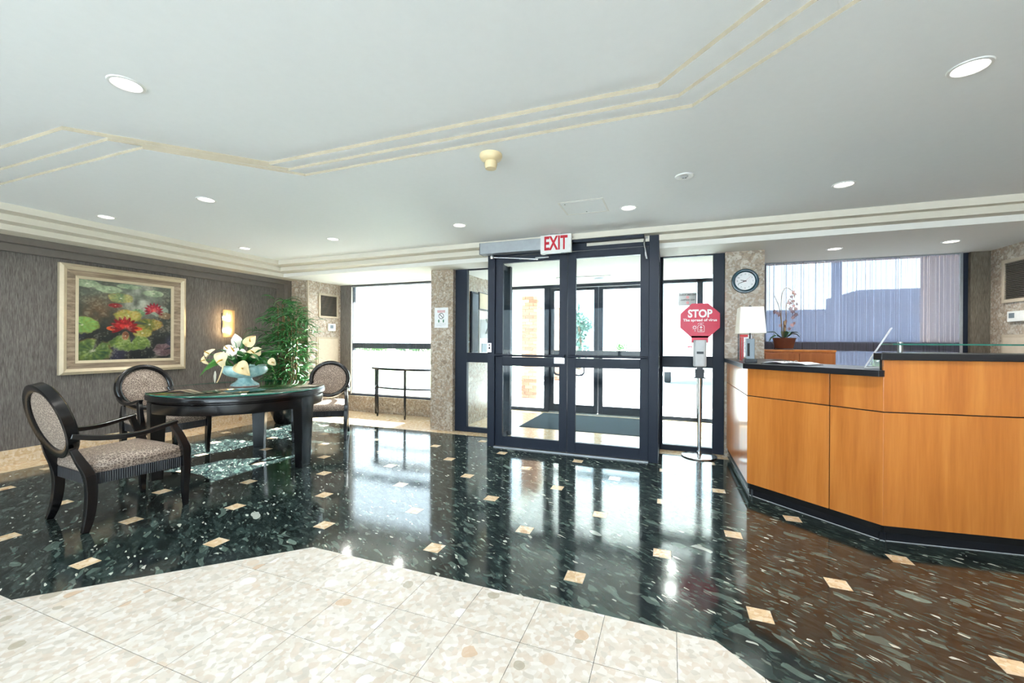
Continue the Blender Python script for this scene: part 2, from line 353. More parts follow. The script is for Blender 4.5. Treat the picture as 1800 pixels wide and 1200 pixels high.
def text(name, s, size, mat, parent, loc, rot=(PI / 2, 0, 0), align='CENTER', sx=1.0, mirror=False, bold=0.0, depth=0.0005):
    cu = bpy.data.curves.new(name, 'FONT'); cu.body = s; cu.size = size; cu.align_x = align; cu.align_y = 'CENTER'; cu.extrude = depth; cu.offset = bold; cu.resolution_u = 3
    tmp = bpy.data.objects.new('tmp', cu); COL.objects.link(tmp)
    dg = bpy.context.evaluated_depsgraph_get(); me = bpy.data.meshes.new_from_object(tmp.evaluated_get(dg))
    bpy.data.objects.remove(tmp); bpy.data.curves.remove(cu)
    T = Matrix.Translation(loc) @ Matrix.Rotation(rot[2], 4, 'Z') @ Matrix.Rotation(rot[1], 4, 'Y') @ Matrix.Rotation(rot[0], 4, 'X') @ Matrix.Diagonal((-sx if mirror else sx, 1, 1, 1))
    me.transform(T); me.materials.clear(); me.materials.append(MT[mat])
    o = bpy.data.objects.new(name, me); COL.objects.link(o); o.parent = parent; return o
def disc_profile(cx, cz, r, n=24, a0=0.0, ry=None):
    return [(cx + r * math.cos(a0 + 2 * PI * i / n), cz + (ry or r) * math.sin(a0 + 2 * PI * i / n)) for i in range(n)]
# ================================================================== FLOOR
floor_b = MB(); floor_b.box(-6.3, 3.4, -3.3, 7.3, -0.06, -0.0012)
floor = struct(floor_b.build('floor', 'grout_dark'), 'dark green terrazzo floor with small cream inset squares and a cream tiled centre')
SP, OX, OY, HI = 0.42763, -1.31669, 2.18654, 0.05
def clip(poly, a, b, c):             # keep a*x + b*y <= c
    out = []
    for i, p in enumerate(poly):
        q = poly[(i + 1) % len(poly)]; dp = a * p[0] + b * p[1] - c; dq = a * q[0] + b * q[1] - c
        if dp <= 0: out.append(p)
        if dp * dq < 0:
            k = dp / (dp - dq); out.append((p[0] + (q[0] - p[0]) * k, p[1] + (q[1] - p[1]) * k))
    return out
XL, YB = -5.78, 4.97                  # inner edges of the cream border
def in_cream(x, y, m=0.0):
    if y < 1.02 - m: return True
    return y < 1.925 - m and x > -2.0 - (1.925 - y) * 1.0166 + m and x < 0.19 + (1.925 - y) * 1.0166 - m
g = 0.0009
octo = [(SP - HI - g, -HI), (SP - HI - g, HI), (HI, SP - HI - g), (-HI, SP - HI - g), (-(SP - HI - g), HI), (-(SP - HI - g), -HI), (-HI, -(SP - HI - g)), (HI, -(SP - HI - g))]
tile_me = MB().prism(octo, -0.012, 0).mesh('dark_tile', 'dark_tile')
ins_me = MB().box(-HI + g, HI - g, -HI + g, HI - g, -0.012, 0.0003).mesh('inset_tile', 'border_stone')
for i in range(-12, 12):
    for j in range(-5, 8):
        x, y = OX + SP * i, OY + SP * j
        if (i + j) % 2 == 0:
            if x < XL + 0.04 or x > 3.15 or y > YB - 0.04 or in_cream(x, y, -0.03) or y < 0.6: continue
            if -2.05 < x < -0.08 and y > 4.55: continue
            o = obj('inset_tile', ins_me, floor); o.location = (x, y, 0)
        else:
            if x < XL - SP or x > 3.3 or y > YB + SP: continue
            if all(in_cream(x + px, y + py, 0.02) for px, py in octo): continue
            wp = [(x + a, y + b) for a, b in octo]
            if all(-2.05 < p[0] < -0.08 and p[1] > 4.56 for p in wp): continue
            cl = clip(clip(wp, -1, 0, -XL), 0, 1, YB)
            if len(cl) < 3: continue
            if cl == wp: o = obj('dark_tile', tile_me, floor); o.location = (x, y, 0)
            else: MB().prism(cl, -0.012, 0).build('dark_tile', 'dark_tile', floor)
# cream tiles of the centre (0.3035 m grid) and of the border
GS = 0.3035
cr_me = MB().box(0.001, GS - 0.001, 0.001, GS - 0.001, -0.01, 0.0006).mesh('cream_tile', 'cream_terrazzo')
for i in range(-16, 7):
    for j in range(-2, 7):
        x, y = 0.035 + GS * i, 0.107 + GS * j
        if y > 1.8: continue
        if y > 0.95:
            e_ = 0.001; poly = [(x + e_, y + e_), (x + GS - e_, y + e_), (x + GS - e_, y + GS - e_), (x + e_, y + GS - e_)]
            k = 1.0166
            c1 = clip(poly, -1, k, 2.0 + k * 1.925)      # x >= -2.0 - k (1.925 - y)
            c1 = clip(c1, 1, k, 0.19 + k * 1.925)
            if len(c1) < 3: continue
            if len(c1) == 4 and c1 == poly: o = obj('cream_tile', cr_me, floor); o.location = (x, y, 0)
            else: MB().prism(c1, -0.01, 0.0006).build('cream_tile', 'cream_terrazzo', floor)
        else:
            o = obj('cream_tile', cr_me, floor); o.location = (x, y, 0)
b = MB(); b.box(-6.08, 3.2, -3.2, 0.107 - 2 * GS, -0.01, 0.0006); b.build('cream_floor_behind', 'cream_terrazzo', floor)
bd_me = MB().box(0.0008, 0.2992, 0.0008, GS - 0.0008, -0.01, 0.0006).mesh('border_tile', 'border_stone')
for k in range(20):
    o = obj('border_tile', bd_me, floor); o.location = (-6.08, 0.1 + GS * k - 0.5, 0)
for i in range(9):
    for j in range(4):
        x0 = -3.9 + GS * (i - 6); x1 = x0 + GS; y0 = YB + GS * j; y1 = min(y0 + GS, 5.94)
        x0 = max(x0, -5.78); x1 = min(x1, -3.15)
        if x1 - x0 < 0.02 or y1 - y0 < 0.02: continue
        MB().box(x0 + 0.001, x1 - 0.001, y0 + 0.001, y1 - 0.001, -0.01, 0.0006).build('border_tile', 'border_stone', floor)
for x0, x1 in ((-3.15, -2.85), (-2.85, -2.45), (-2.45, -2.03), (-0.10, 0.25), (0.25, 0.60)):
    MB().box(x0 + 0.001, x1 - 0.001, YB, 5.2, -0.01, 0.0006).build('border_tile', 'border_stone', floor)
b = MB(); b.box(-2.80, 0.95, 5.2, 7.2, -0.01, 0.0008); b.box(-2.0, -0.13, 4.6, 5.2, -0.01, 0.0008); b.build('vestibule_tile', 'vest_tile' if 'vest_tile' in MT else 'border_stone', floor)

# ================================================================== CEILING
ZC, ZS = 2.415, 2.243
def ring(pts, z): return [Vector((x, y, z)) for x, y in pts]
O_ = [(-5.05, 1.595), (-3.04, 1.595), (-2.436, 2.26), (0.10, 2.26), (0.765, 1.595), (2.35, 1.595), (2.35, -2.6), (-5.05, -2.6)]
M_ = [(-4.97, 1.478), (-3.154, 1.478), (-2.505, 2.178), (0.035, 2.178), (0.72, 1.478), (2.27, 1.478), (2.27, -2.52), (-4.97, -2.52)]
I_ = [(-4.88, 1.332), (-3.288, 1.332), (-2.586, 2.093), (-0.055, 2.093), (0.68, 1.332), (2.18, 1.332), (2.18, -2.44), (-4.88, -2.44)]
from mathutils.geometry import tessellate_polygon
ym = lambda x, a, bb: a + (bb - a) * (x + 5.5) / 7.6        # the stepped cornice runs a touch out of square
CB = [(4.50, 4.42), (4.68, 4.50), (4.87, 4.62)]             # y of the three steps at the left and at x = 2.1
mb = MB()
outer = [(-5.36, -3.2), (3.2, -3.2), (3.2, ym(3.2, *CB[0])), (-5.36, ym(-5.36, *CB[0]))]
pts = outer + O_
tri = tessellate_polygon([[Vector((x, y, 0)) for x, y in outer], [Vector((x, y, 0)) for x, y in O_]])
mb.add([(x, y, ZC) for x, y in pts], [tuple(t) for t in tri])
lv = [(O_, ZC, 2.432), (M_, 2.432, 2.450), (I_, 2.450, 2.472)]
for k, (P_, za, zb) in enumerate(lv):
    n = len(P_)
    mb.k = 1; mb.add([(x, y, za) for x, y in P_] + [(x, y, zb) for x, y in P_], [(i, (i + 1) % n, n + (i + 1) % n, n + i) for i in range(n)])  # step faces: tan paint, darkened to stand in for shade
    mb.k = 0
    if k < 2:
        Q = lv[k + 1][0]; mb.add([(x, y, zb) for x, y in P_] + [(x, y, zb) for x, y in Q], [(i, (i + 1) % n, n + (i + 1) % n, n + i) for i in range(n)])
    else: mb.add([(x, y, zb) for x, y in P_], [tuple(range(n))])
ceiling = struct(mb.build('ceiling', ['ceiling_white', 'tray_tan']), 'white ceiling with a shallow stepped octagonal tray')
# cornice along the back, three steps, each a piece of its own
zt = [2.415, 2.355, 2.297, ZS]
tr1 = sroot('trim_1', 'cream stepped cornice along the back wall')
for k in range(3):
    y0, y1 = CB[k]; ye = CB[k + 1] if k < 2 else (7.0, 7.0)
    xa, xb = (-5.36, -5.53, -5.70)[k], 3.2
    ye0, ye1 = (5.25, 5.25) if k < 2 else (6.12, 6.12)
    vs = [(xa, ym(xa, y0, y1)), (xb, ym(xb, y0, y1)), (xb, ye1), (xa, ye0)]
    MB().prism(vs, zt[k + 1], zt[k] + 0.001 if k == 0 else zt[k]).build('cornice_step', 'crown_cream' if k < 2 else 'soffit_white', tr1)
tr2 = sroot('trim_2', 'cream stepped cornice along the wallpapered wall')
for k, (xa, xb) in enumerate(((-6.08, -5.36), (-6.08, -5.53), (-6.08, -5.70))):
    MB().box(xa, xb, -3.2, 5.25, zt[k + 1], zt[k] + (0.001 if k == 0 else 0)).build('cornice_step', 'crown_cream', tr2)
MB().box(-6.08, -5.70, 5.25, 6.12, ZS, 2.30).build('soffit_corner', 'soffit_white', tr2)
tr3 = sroot('trim_3', 'grey stepped moulding framing the wallpapered panel')
MB().box(-6.08, -5.95, -3.2, 5.25, 2.175, ZS).build('moulding', 'grey_moulding', tr3)
MB().box(-6.08, -6.02, -3.2, 5.16, 2.10, 2.175).build('moulding', 'grey_moulding', tr3)
MB().box(-6.08, -5.95, 5.17, 5.25, 0.0, 2.175).build('moulding', 'grey_moulding', tr3)
MB().box(-6.08, -6.02, 5.07, 5.17, 0.15, 2.10).build('moulding', 'grey_moulding', tr3)
rf = struct(MB().box(-6.4, 3.5, -3.4, 7.32, 2.62, 2.9).build('ceiling_slab', 'roof_dark'), 'roof slab over the lobby')

# ================================================================== WALLS
struct(MB().box(-6.3, -6.08, -3.3, 6.2, -0.05, 2.63).build('wall_left', 'wallpaper'), 'grey textured wallpaper wall behind the painting')
bbl = sroot('baseboard_left', 'cream marble baseboard along the wallpapered wall')
for k in range(-4, 8):
    MB().box(-6.08, -6.06, k * 0.72 + 0.0008 + 0.2, k * 0.72 + 0.72 - 0.0008 + 0.2 if k < 7 else 5.25, 0, 0.15).build('marble_slab', 'border_stone', bbl, bevel=0.002)
wal = sroot('wall_alcove_left', 'stone clad side wall with a vent beside the bright window')
MB().box(-6.08, -5.58, 5.25, 6.1, 0, ZS).build('stone_slab', 'column_stone', wal)
MB().box(-5.61, -5.578, 5.248, 5.256, 0, ZS).build('edge_trim', 'panel_tan', wal)
MB().box(-5.58, -5.36, 5.97, 6.1, 0, ZS).build('wallpaper_strip', 'wallpaper', wal)
for nm, x0, x1, y0, zz, lab in (('wall_column_left', -3.15, -2.80, 5.1, ZS, 'speckled stone column between window and entrance'), ('wall_column_right', 0.57, 0.948, 5.12, 2.252, 'speckled stone column behind the clock')):
    rt = sroot(nm, lab); zs = [0, 0.62, 1.24, 1.86, zz]
    for a, c in zip(zs, zs[1:]): MB().box(x0, x1, y0, 6.1, a + 0.0006, c - 0.0006).build('stone_slab', 'column_stone', rt)
for nm, x0, x1, lab in (('wall_sill_left', -5.58, -3.15, 'low stone sill wall under the bright window'), ('wall_sill_right', 0.948, 3.2, 'low stone sill wall under the shaded window')):
    rt = sroot(nm, lab); n = 3
    for k in range(n):
        a = x0 + (x1 - x0) * k / n; c = x0 + (x1 - x0) * (k + 1) / n
        MB().box(a + 0.0006, c - 0.0006, 5.94, 6.1, 0, 0.275).build('stone_slab', 'column_stone', rt)
wr = sroot('wall_right', 'stone clad side wall behind the reception desk')
ys = [-3.2, -1.5, 0, 1.2, 2.4, 3.6, 4.6, 5.3, 6.1]
for a, c in zip(ys, ys[1:]):
    for z0, z1 in ((0, 0.9), (0.9, 1.8), (1.8, 2.63)): MB().box(3.2, 3.4, a + 0.0006, c - 0.0006, z0 + 0.0006, z1 - 0.0006).build('stone_slab', 'column_stone', wr)
MB().box(3.04, 3.2, 5.96, 6.1, 0.275, 2.26).build('wallpaper_strip', 'wallpaper_brown', wr)
# walls above the openings, vestibule sides, rear wall with a long opening added for fill light
struct(MB().box(-6.3, -2.8, 6.0, 6.2, ZS, 2.63).box(0.57, 3.4, 6.0, 6.2, ZS, 2.63).build('wall_back', 'outer_wall'), 'wall above the windows')
struct(MB().box(-3.0, -2.80, 6.1, 7.3, 0, 2.63).build('wall_vestibule_left', 'column_stone'), 'stone wall of the vestibule')
struct(MB().box(0.95, 1.15, 6.1, 7.3, 0, 2.63).build('wall_vestibule_right', 'column_stone'), 'stone wall of the vestibule')
rear = MB().box(-6.3, -5.6, -3.4, -3.2, -0.05, 2.63).box(2.8, 3.4, -3.4, -3.2, -0.05, 2.63).box(-5.6, 2.8, -3.4, -3.2, -0.05, 0.15).box(-5.6, 2.8, -3.4, -3.2, 2.3, 2.63)
struct(rear.build('wall_rear', 'wallpaper'), 'rear wall with a long window')

# ================================================================== WINDOWS
def window(name, lab, x0, x1, z0, z1, y, rails=(), posts=(), st=0.05, top=0.03, bot=0.03, dep=0.06, mat='bronze_frame'):
    rt = sroot(name, lab)
    f = MB(); f.box(x0, x0 + st, y, y + dep, z0, z1).box(x1 - st, x1, y, y + dep, z0, z1).box(x0 + st, x1 - st, y, y + dep, z0, z0 + bot).box(x0 + st, x1 - st, y, y + dep, z1 - top, z1)
    f.build('frame', mat, rt, bevel=0.003)
    for a, c in rails: MB().box(x0 + st, x1 - st, y, y + dep, a, c).build('rail', mat, rt, bevel=0.002)
    for a, c in posts: MB().box(a, c, y + 0.001, y + dep, z0 + bot, z1 - top).build('mullion', mat, rt, bevel=0.002)
    zz = [z0 + bot] + [v for r in rails for v in r] + [z1 - top]
    for a, c in zip(zz[::2], zz[1::2]):
        MB().box(x0 + st, x1 - st, y + dep / 2 - 0.003, y + dep / 2 + 0.003, a, c).build('pane', 'clear_glass', rt)
    return rt
window('window_1', 'bright floor length window with a low sill beside the entrance', -5.36, -3.15, 0.275, ZS, 6.0, [(1.115, 1.215)])
window('window_2', 'wide window with a dark screen behind the reception desk', 0.948, 3.04, 0.275, 2.26, 6.0, [(1.155, 1.265)])
window('window_5', 'long rear window of the lobby', -5.6, 2.8, 0.15, 2.3, -3.34, [], [(-3.5, -3.44), (-1.4, -1.34), (0.7, 0.76)])  # unseen window, added so sky light fills the room
window('window_3', 'tall glazed sidelight beside the stone column with the notice', -2.80, -2.05, 0.0, 2.26, 5.17, [(0.96, 1.09)], (), 0.18, 0.03, 0.065)
window('window_4', 'tall glazed sidelight behind the hand sanitiser stand', -0.10, 0.57, 0.0, 2.262, 5.17, [(0.96, 1.09)], (), 0.02, 0.03, 0.06)
MB().box(0.455, 0.569, 5.165, 5.23, 0.0, 2.262).build('wide_stile', 'bronze_frame', bpy.data.objects['window_4'], bevel=0.003)

# ================================================================== ENTRANCE DOOR UNIT (stands 0.6 m proud of the sidelights)
d1 = sroot('door_1', 'dark bronze glazed double entrance door set forward into the lobby')
YD = 4.58
for x0, x1 in ((-2.03, -1.94), (-0.20, -0.105)):
    MB().box(x0, x1, YD - 0.03, YD + 0.07, 0, 2.40).build('door_post', 'bronze_frame', d1, bevel=0.003)
MB().box(-1.94, -0.20, YD - 0.01, YD + 0.07, 2.255, 2.40).build('header', 'bronze_frame', d1, bevel=0.003)
MB().box(-1.94, -0.20, YD - 0.05, YD + 0.08, 0.0, 0.012).build('threshold', 'aluminium', d1, bevel=0.002)
MB().box(-1.3, -0.24, YD - 0.018, YD - 0.008, 2.335, 2.355).build('weather_strip', 'grey_metal', d1)
for x in (-2.03, -0.12):
    MB().box(x, x + 0.015 + 0.0, YD + 0.07, 5.17, 0.0, 0.06).box(x, x + 0.015, YD + 0.07, 5.17, 2.18, 2.26).box(x, x + 0.015, YD + 0.07, 5.17, 0.96, 1.09).build('return_frame', 'bronze_frame', d1)
    MB().box(x + 0.004, x + 0.010, YD + 0.07, 5.17, 0.06, 0.96).box(x + 0.004, x + 0.010, YD + 0.07, 5.17, 1.09, 2.18).build('return_pane', 'clear_glass', d1)
    MB().box(x - 0.02, x + 0.05, 5.17, 5.24, 0.0, 2.262).build('corner_post', 'bronze_frame', d1, bevel=0.003)
def leaf(parent, x0, x1, y, hinge_left, zt=2.25, bar=True, gz=(0.128, 0.96, 1.065, 2.172), st=0.09):
    lf = MB(); yy0, yy1 = y, y + 0.045
    lf.box(x0, x0 + st, yy0, yy1, 0.012, zt).box(x1 - st, x1, yy0, yy1, 0.012, zt)
    for a, c in ((0.012, gz[0]), (gz[1], gz[2]), (gz[3], zt)): lf.box(x0 + st, x1 - st, yy0, yy1, a, c)
    L = lf.build('door_leaf', 'bronze_frame', parent, bevel=0.003)
    for a, c in ((gz[0], gz[1]), (gz[2], gz[3])): MB().box(x0 + st, x1 - st, y + 0.02, y + 0.026, a, c).build('pane', 'clear_glass', L)
    if bar:
        MB().tube([(x0 + 0.015, y - 0.055, 1.085), (x1 - 0.015, y - 0.055, 1.085)], 0.013, 10).build('push_bar', 'bronze_frame', L, smooth=60)
        for xx in (x0 + 0.03, x1 - 0.03): MB().box(xx - 0.012, xx + 0.012, y - 0.06, y, 1.068, 1.102).build('bar_bracket', 'bronze_frame', L)
        s = -1 if hinge_left else 1; xs = x1 - 0.05 if hinge_left else x0 + 0.05
        MB().tube([(xs, y + 0.06, 0.95), (xs + s * 0.0, y + 0.08, 0.90), (xs + s * 0.02, y + 0.085, 0.875), (xs + s * 0.06, y + 0.085, 0.868), (xs + s * 0.10, y + 0.085, 0.875), (xs + s * 0.12, y + 0.085, 0.90), (xs + s * 0.12, y + 0.085, 0.955)], 0.011, 8).build('pull_handle', 'bronze_frame', L, smooth=60)
    return L
leaf(d1, -1.94, -1.072, YD, True); leaf(d1, -1.066, -0.20, YD, False)
MB().box(-1.218, -1.096, YD - 0.012, YD, 1.0, 1.082).build('push_plate', 'aluminium', d1, bevel=0.002)
ks = MB().box(-2.02, -1.975, YD - 0.045, YD - 0.03, 1.118, 1.228).build('key_switch', 'bright_metal', d1, bevel=0.002)
MB().box(-2.008, -1.988, YD - 0.048, YD - 0.045, 1.155, 1.185).build('switch_button', 'print_black', ks)
MB().lathe([(0.010, 0), (0.010, 0.004)], 12).build('key_hole', 'print_black', ks).matrix_local = Matrix.Translation((-1.998, YD - 0.045, 1.205)) @ Matrix.Rotation(PI / 2, 4, 'X')
# opener arm and closer of the doors
arm = MB().tube([(-1.96, YD - 0.07, 2.235), (-1.40, YD - 0.045, 2.185)], 0.010, 8).build('opener_arm', 'bright_metal', d1, smooth=60)
MB().lathe([(0.024, -0.02), (0.028, 0), (0.024, 0.03)], 14, -1.96, YD - 0.07, 2.235).build('arm_knuckle', 'bright_metal', arm, smooth=60)
MB().box(-1.44, -1.28, YD - 0.03, YD, 2.195, 2.21).build('arm_shoe', 'bright_metal', arm)
cl = MB().tube([(-0.245, YD - 0.03, 2.34), (-0.25, YD - 0.04, 2.27), (-0.245, YD - 0.04, 2.22), (-0.235, YD - 0.04, 2.16), (-0.225, YD - 0.04, 2.11)], [0.009, 0.012, 0.008, 0.013, 0.012], 8).build('closer_arm', 'bright_metal', d1, smooth=60)
MB().box(-0.265, -0.215, YD - 0.035, YD - 0.01, 2.325, 2.345).build('closer_bracket', 'bright_metal', cl)

# ================================================================== VESTIBULE AND OUTER DOORS
struct(MB().box(-2.80, 0.95, 5.2, 7.3, 2.335, 2.62).box(-2.80, 0.31, 6.0, 7.25, 2.255, 2.335).build('ceiling_vestibule', 'soffit_white'), 'white stepped ceiling of the vestibule')
struct(MB().box(-2.80, 0.30, 5.985, 6.0, 2.257, 2.335).build('trim_4', 'bulkhead'), 'grey bulkhead face across the vestibule ceiling')
d2 = sroot('door_2', 'dark framed glazed outer doors of the vestibule')
YO = 7.18
for x0, x1 in ((-2.80, -2.74), (-2.10, -2.0), (-0.24, -0.14), (0.41, 0.49), (0.89, 0.95)): MB().box(x0, x1, YO, YO + 0.1, 0, 2.255).build('door_post', 'bronze_frame', d2, bevel=0.003)
MB().box(-2.80, 0.95, YO, YO + 0.1, 2.205, 2.26).build('header', 'bronze_frame', d2)
for a, c in ((-2.74, -2.10), (-0.14, 0.41), (0.49, 0.89)):
    MB().box(a, c, YO + 0.02, YO + 0.08, 0, 0.06).build('bottom_rail', 'bronze_frame', d2)
    MB().box(a, c, YO + 0.047, YO + 0.053, 0.06, 2.205).build('pane', 'clear_glass', d2)
MB().box(-2.0, -0.24, YO - 0.04, YO + 0.1, 0.0, 0.02).build('threshold', 'aluminium', d2)
leaf(d2, -2.0, -1.145, YO + 0.03, True, 2.20, False, (0.15, 1.0, 1.1, 2.15), 0.075); leaf(d2, -1.14, -0.24, YO + 0.03, False, 2.20, False, (0.15, 1.0, 1.1, 2.15), 0.075)
# ================================================================== ARMCHAIRS
def spline(pts, n=6):
    P = [Vector(p) for p in pts]; out = []
    for i in range(len(P) - 1):
        p0, p1, p2, p3 = P[max(i - 1, 0)], P[i], P[i + 1], P[min(i + 2, len(P) - 1)]
        for k in range(n):
            t = k / n; out.append(0.5 * ((2 * p1) + (p2 - p0) * t + (2 * p0 - 5 * p1 + 4 * p2 - p3) * t * t + (3 * p1 - p0 - 3 * p2 + p3) * t ** 3))
    out.append(P[-1]); return out
def lerp_list(a, n): 
    out = []
    for i in range(n):
        f = i / (n - 1) * (len(a) - 1); k = min(int(f), len(a) - 2); f -= k
        out.append(tuple(u + (v - u) * f for u, v in zip(a[k], a[k + 1])))
    return out
def make_chair(label):
    t = thing('armchair', label, 'chair', group='oval back armchairs around the round table')
    tilt = math.radians(15)
    bc = Vector((0, -0.360, 0.715))
    def bp(u, v, d):      # point on the tilted back plane: u sideways, v up, d forward
        return bc + Vector((u, -v * math.sin(tilt) + d * math.cos(tilt), v * math.cos(tilt) + d * math.sin(tilt)))
    RX, RZ = 0.262, 0.255
    rg = MB(); n = 48
    sec = [(0.0, -0.030), (0.0, 0.022), (-0.012, 0.032), (-0.040, 0.030), (-0.052, 0.014), (-0.052, -0.022), (-0.012, -0.036)]
    vs = []; m = len(sec)
    for i in range(n):
        a = 2 * PI * i / n; ca, sa = math.cos(a), math.sin(a)
        vs += [bp((RX + r) * ca, (RZ + r) * sa, d) for r, d in sec]
    fs = [(i * m + k, ((i + 1) % n) * m + k, ((i + 1) % n) * m + (k + 1) % m, i * m + (k + 1) % m) for i in range(n) for k in range(m)]
    rg.add(vs, fs); rg.build('backrest_frame', 'black_lacquer', t, smooth=50)
    up = MB(); nr = 7
    for sd in (1, -1):
        base = 0.006 if sd > 0 else -0.012; vs = []; fs = []
        for k in range(nr + 1):
            r = k / nr
            for i in range(n):
                a = 2 * PI * i / n; dome = 0.026 * (1 - r ** 2.4) - (0.020 * math.exp(-(r / 0.16) ** 2) if sd > 0 else 0)
                vs.append(bp((RX - 0.048) * r * math.cos(a), (RZ - 0.048) * r * math.sin(a), base + sd * dome * (1 if sd > 0 else 0.35)))
        for k in range(nr):
            for i in range(n): fs.append((k * n + i, k * n + (i + 1) % n, (k + 1) * n + (i + 1) % n, (k + 1) * n + i))
        up.add(vs, fs)
    up.build('back_upholstery', 'pattern_fabric', t, smooth=180)
    bt = MB().lathe([(0, 0.006), (0.009, 0.003), (0.011, 0)], 12).build('tuft_button', 'pattern_fabric', t, smooth=180)
    bt.matrix_local = Matrix.Translation(bp(0, 0, 0.012)) @ Matrix.Rotation(-PI / 2 - tilt + PI, 4, 'X')
    # seat
    def seat_poly(wf, wb, yf, yb, n=10, bow=0.02):
        front = [(wf - 2 * wf * i / n, yf + bow * (1 - (2 * i / n - 1) ** 2)) for i in range(n + 1)]
        return front + [(-wb, yb), (wb, yb)]
    sp_ = seat_poly(0.285, 0.225, 0.245, -0.255)
    cu = MB(); prof = [(0.0, 0.0), (0.012, 0.018), (0.012, 0.055), (-0.015, 0.082), (-0.08, 0.100), (-0.17, 0.108)]
    lay = []
    cx, cy = 0.0, 0.0
    for off, z in prof:
        pl = []
        for x, y in sp_:
            L = math.hypot(x - cx, y - cy); k = (L + off) / L; pl.append((cx + (x - cx) * k, cy + (y - cy) * k, 0.362 + z))
        lay.append(pl)
    nn = len(sp_); cu.add([p for l in lay for p in l], [(k * nn + i, k * nn + (i + 1) % nn, (k + 1) * nn + (i + 1) % nn, (k + 1) * nn + i) for k in range(len(lay) - 1) for i in range(nn)] + [tuple((len(lay) - 1) * nn + i for i in range(nn)), tuple(range(nn))[::-1]])
    cu.build('seat_cushion', 'pattern_fabric', t, smooth=70)
    rl = seat_poly(0.292, 0.232, 0.252, -0.262); MB().prism(rl, 0.293, 0.366).build('seat_rail', 'reeded_black', t, bevel=0.003)
    for s in (-1, 1):
        fp = spline([(s * 0.300, 0.262, 0.0), (s * 0.297, 0.258, 0.12), (s * 0.300, 0.262, 0.26), (s * 0.302, 0.258, 0.37)], 5)
        MB().tube(fp, 0, sq=lerp_list([(0.030, 0.030), (0.040, 0.040), (0.046, 0.050), (0.044, 0.052)], len(fp)), up=(0, 1, 0)).build('leg', 'black_lacquer', t, bevel=0.004)
        bpth = spline([(s * 0.256, -0.288, 0.0), (s * 0.242, -0.262, 0.10), (s * 0.235, -0.250, 0.24), (s * 0.235, -0.262, 0.36), (s * 0.222, -0.300, 0.46), (s * 0.205, -0.330, 0.54)], 5)
        MB().tube(bpth, 0, sq=lerp_list([(0.032, 0.036), (0.044, 0.050), (0.048, 0.056), (0.046, 0.056), (0.036, 0.046), (0.028, 0.032)], len(bpth)), up=(0, 1, 0)).build('leg', 'black_lacquer', t, bevel=0.004)
        ap = spline([(s * 0.302, 0.258, 0.36), (s * 0.305, 0.255, 0.43), (s * 0.300, 0.222, 0.53), (s * 0.290, 0.190, 0.60), (s * 0.288, 0.180, 0.635)], 5)
        a = MB().tube(ap, 0, sq=lerp_list([(0.044, 0.052), (0.042, 0.056), (0.038, 0.046), (0.036, 0.040), (0.036, 0.040)], len(ap)), up=(0, 1, 0)).build('arm_support', 'black_lacquer', t, bevel=0.004)
        rp = spline([(s * 0.288, 0.205, 0.640), (s * 0.290, 0.12, 0.618), (s * 0.288, 0.0, 0.594), (s * 0.278, -0.12, 0.590), (s * 0.262, -0.24, 0.604), (s * 0.240, -0.350, 0.632)], 5)
        MB().tube(rp, 0, sq=lerp_list([(0.044, 0.020), (0.042, 0.028), (0.040, 0.030), (0.038, 0.032), (0.034, 0.034), (0.030, 0.036)], len(rp))).build('arm', 'black_lacquer', t, bevel=0.005)
    return t
chA = make_chair('black oval back armchair standing with its back to the cream tiled floor')
chA.location = (-3.730, 1.838, 0); chA.rotation_euler = (0, 0, math.radians(-4))
chB = dup(chA, (-5.075, 2.865, 0), math.radians(-94), 'black oval back armchair tucked in between table and framed painting')
chC = dup(chA, (-4.195, 4.215, 0), math.radians(-146), 'black oval back armchair in sunlight near the bright window')

# ================================================================== ROUND TABLE
tb = thing('round_table', 'round black lacquer table with glass top carrying the flower bowl', 'table', (-4.06, 3.01, 0))
MB().lathe([(0.0, 0.700), (0.742, 0.700), (0.757, 0.708), (0.760, 0.742), (0.752, 0.754), (0.0, 0.754)], 96).build('table_top', 'black_lacquer', tb, smooth=40)
glm = MB().lathe([(0.0, 0.7555), (0.750, 0.7555), (0.754, 0.758), (0.754, 0.765), (0.750, 0.768), (0.0, 0.768)], 96)
gme = glm.mesh('glass_top', ['green_glass', 'glass_edge'])
for p in gme.polygons:
    if math.hypot(p.center.x, p.center.y) > 0.74: p.material_index = 1
obj('glass_top', gme, tb, smooth=40)
MB().lathe([(0.69, 0.598), (0.736, 0.598), (0.738, 0.604), (0.738, 0.684), (0.72, 0.690), (0.72, 0.701), (0.69, 0.701), (0.69, 0.598)], 96).build('apron', 'black_lacquer', tb, smooth=40)
for ang in (10, 130, 250):
    a = math.radians(ang); lg = MB(); vs = []
    for z, w_, d_ in ((0.0, 0.118, 0.085), (0.30, 0.142, 0.098), (0.598, 0.170, 0.115), (0.690, 0.172, 0.115)):
        r1 = 0.743 - (0.0 if z > 0.5 else (0.598 - z) * 0.028); r0 = r1 - d_
        for i in range(7):
            th = (i / 6 - 0.5) * w_ / r1; vs.append((r1 * math.cos(a + th), r1 * math.sin(a + th), z))
        for i in range(7):
            th = (0.5 - i / 6) * w_ / r1; vs.append((r0 * math.cos(a + th), r0 * math.sin(a + th), z))
    fs = [(k * 14 + i, k * 14 + (i + 1) % 14, (k + 1) * 14 + (i + 1) % 14, (k + 1) * 14 + i) for k in range(3) for i in range(14)] + [tuple(range(14))[::-1], tuple(42 + i for i in range(14))]
    lg.add(vs, fs).build('leg', 'black_lacquer', tb, bevel=0.002)

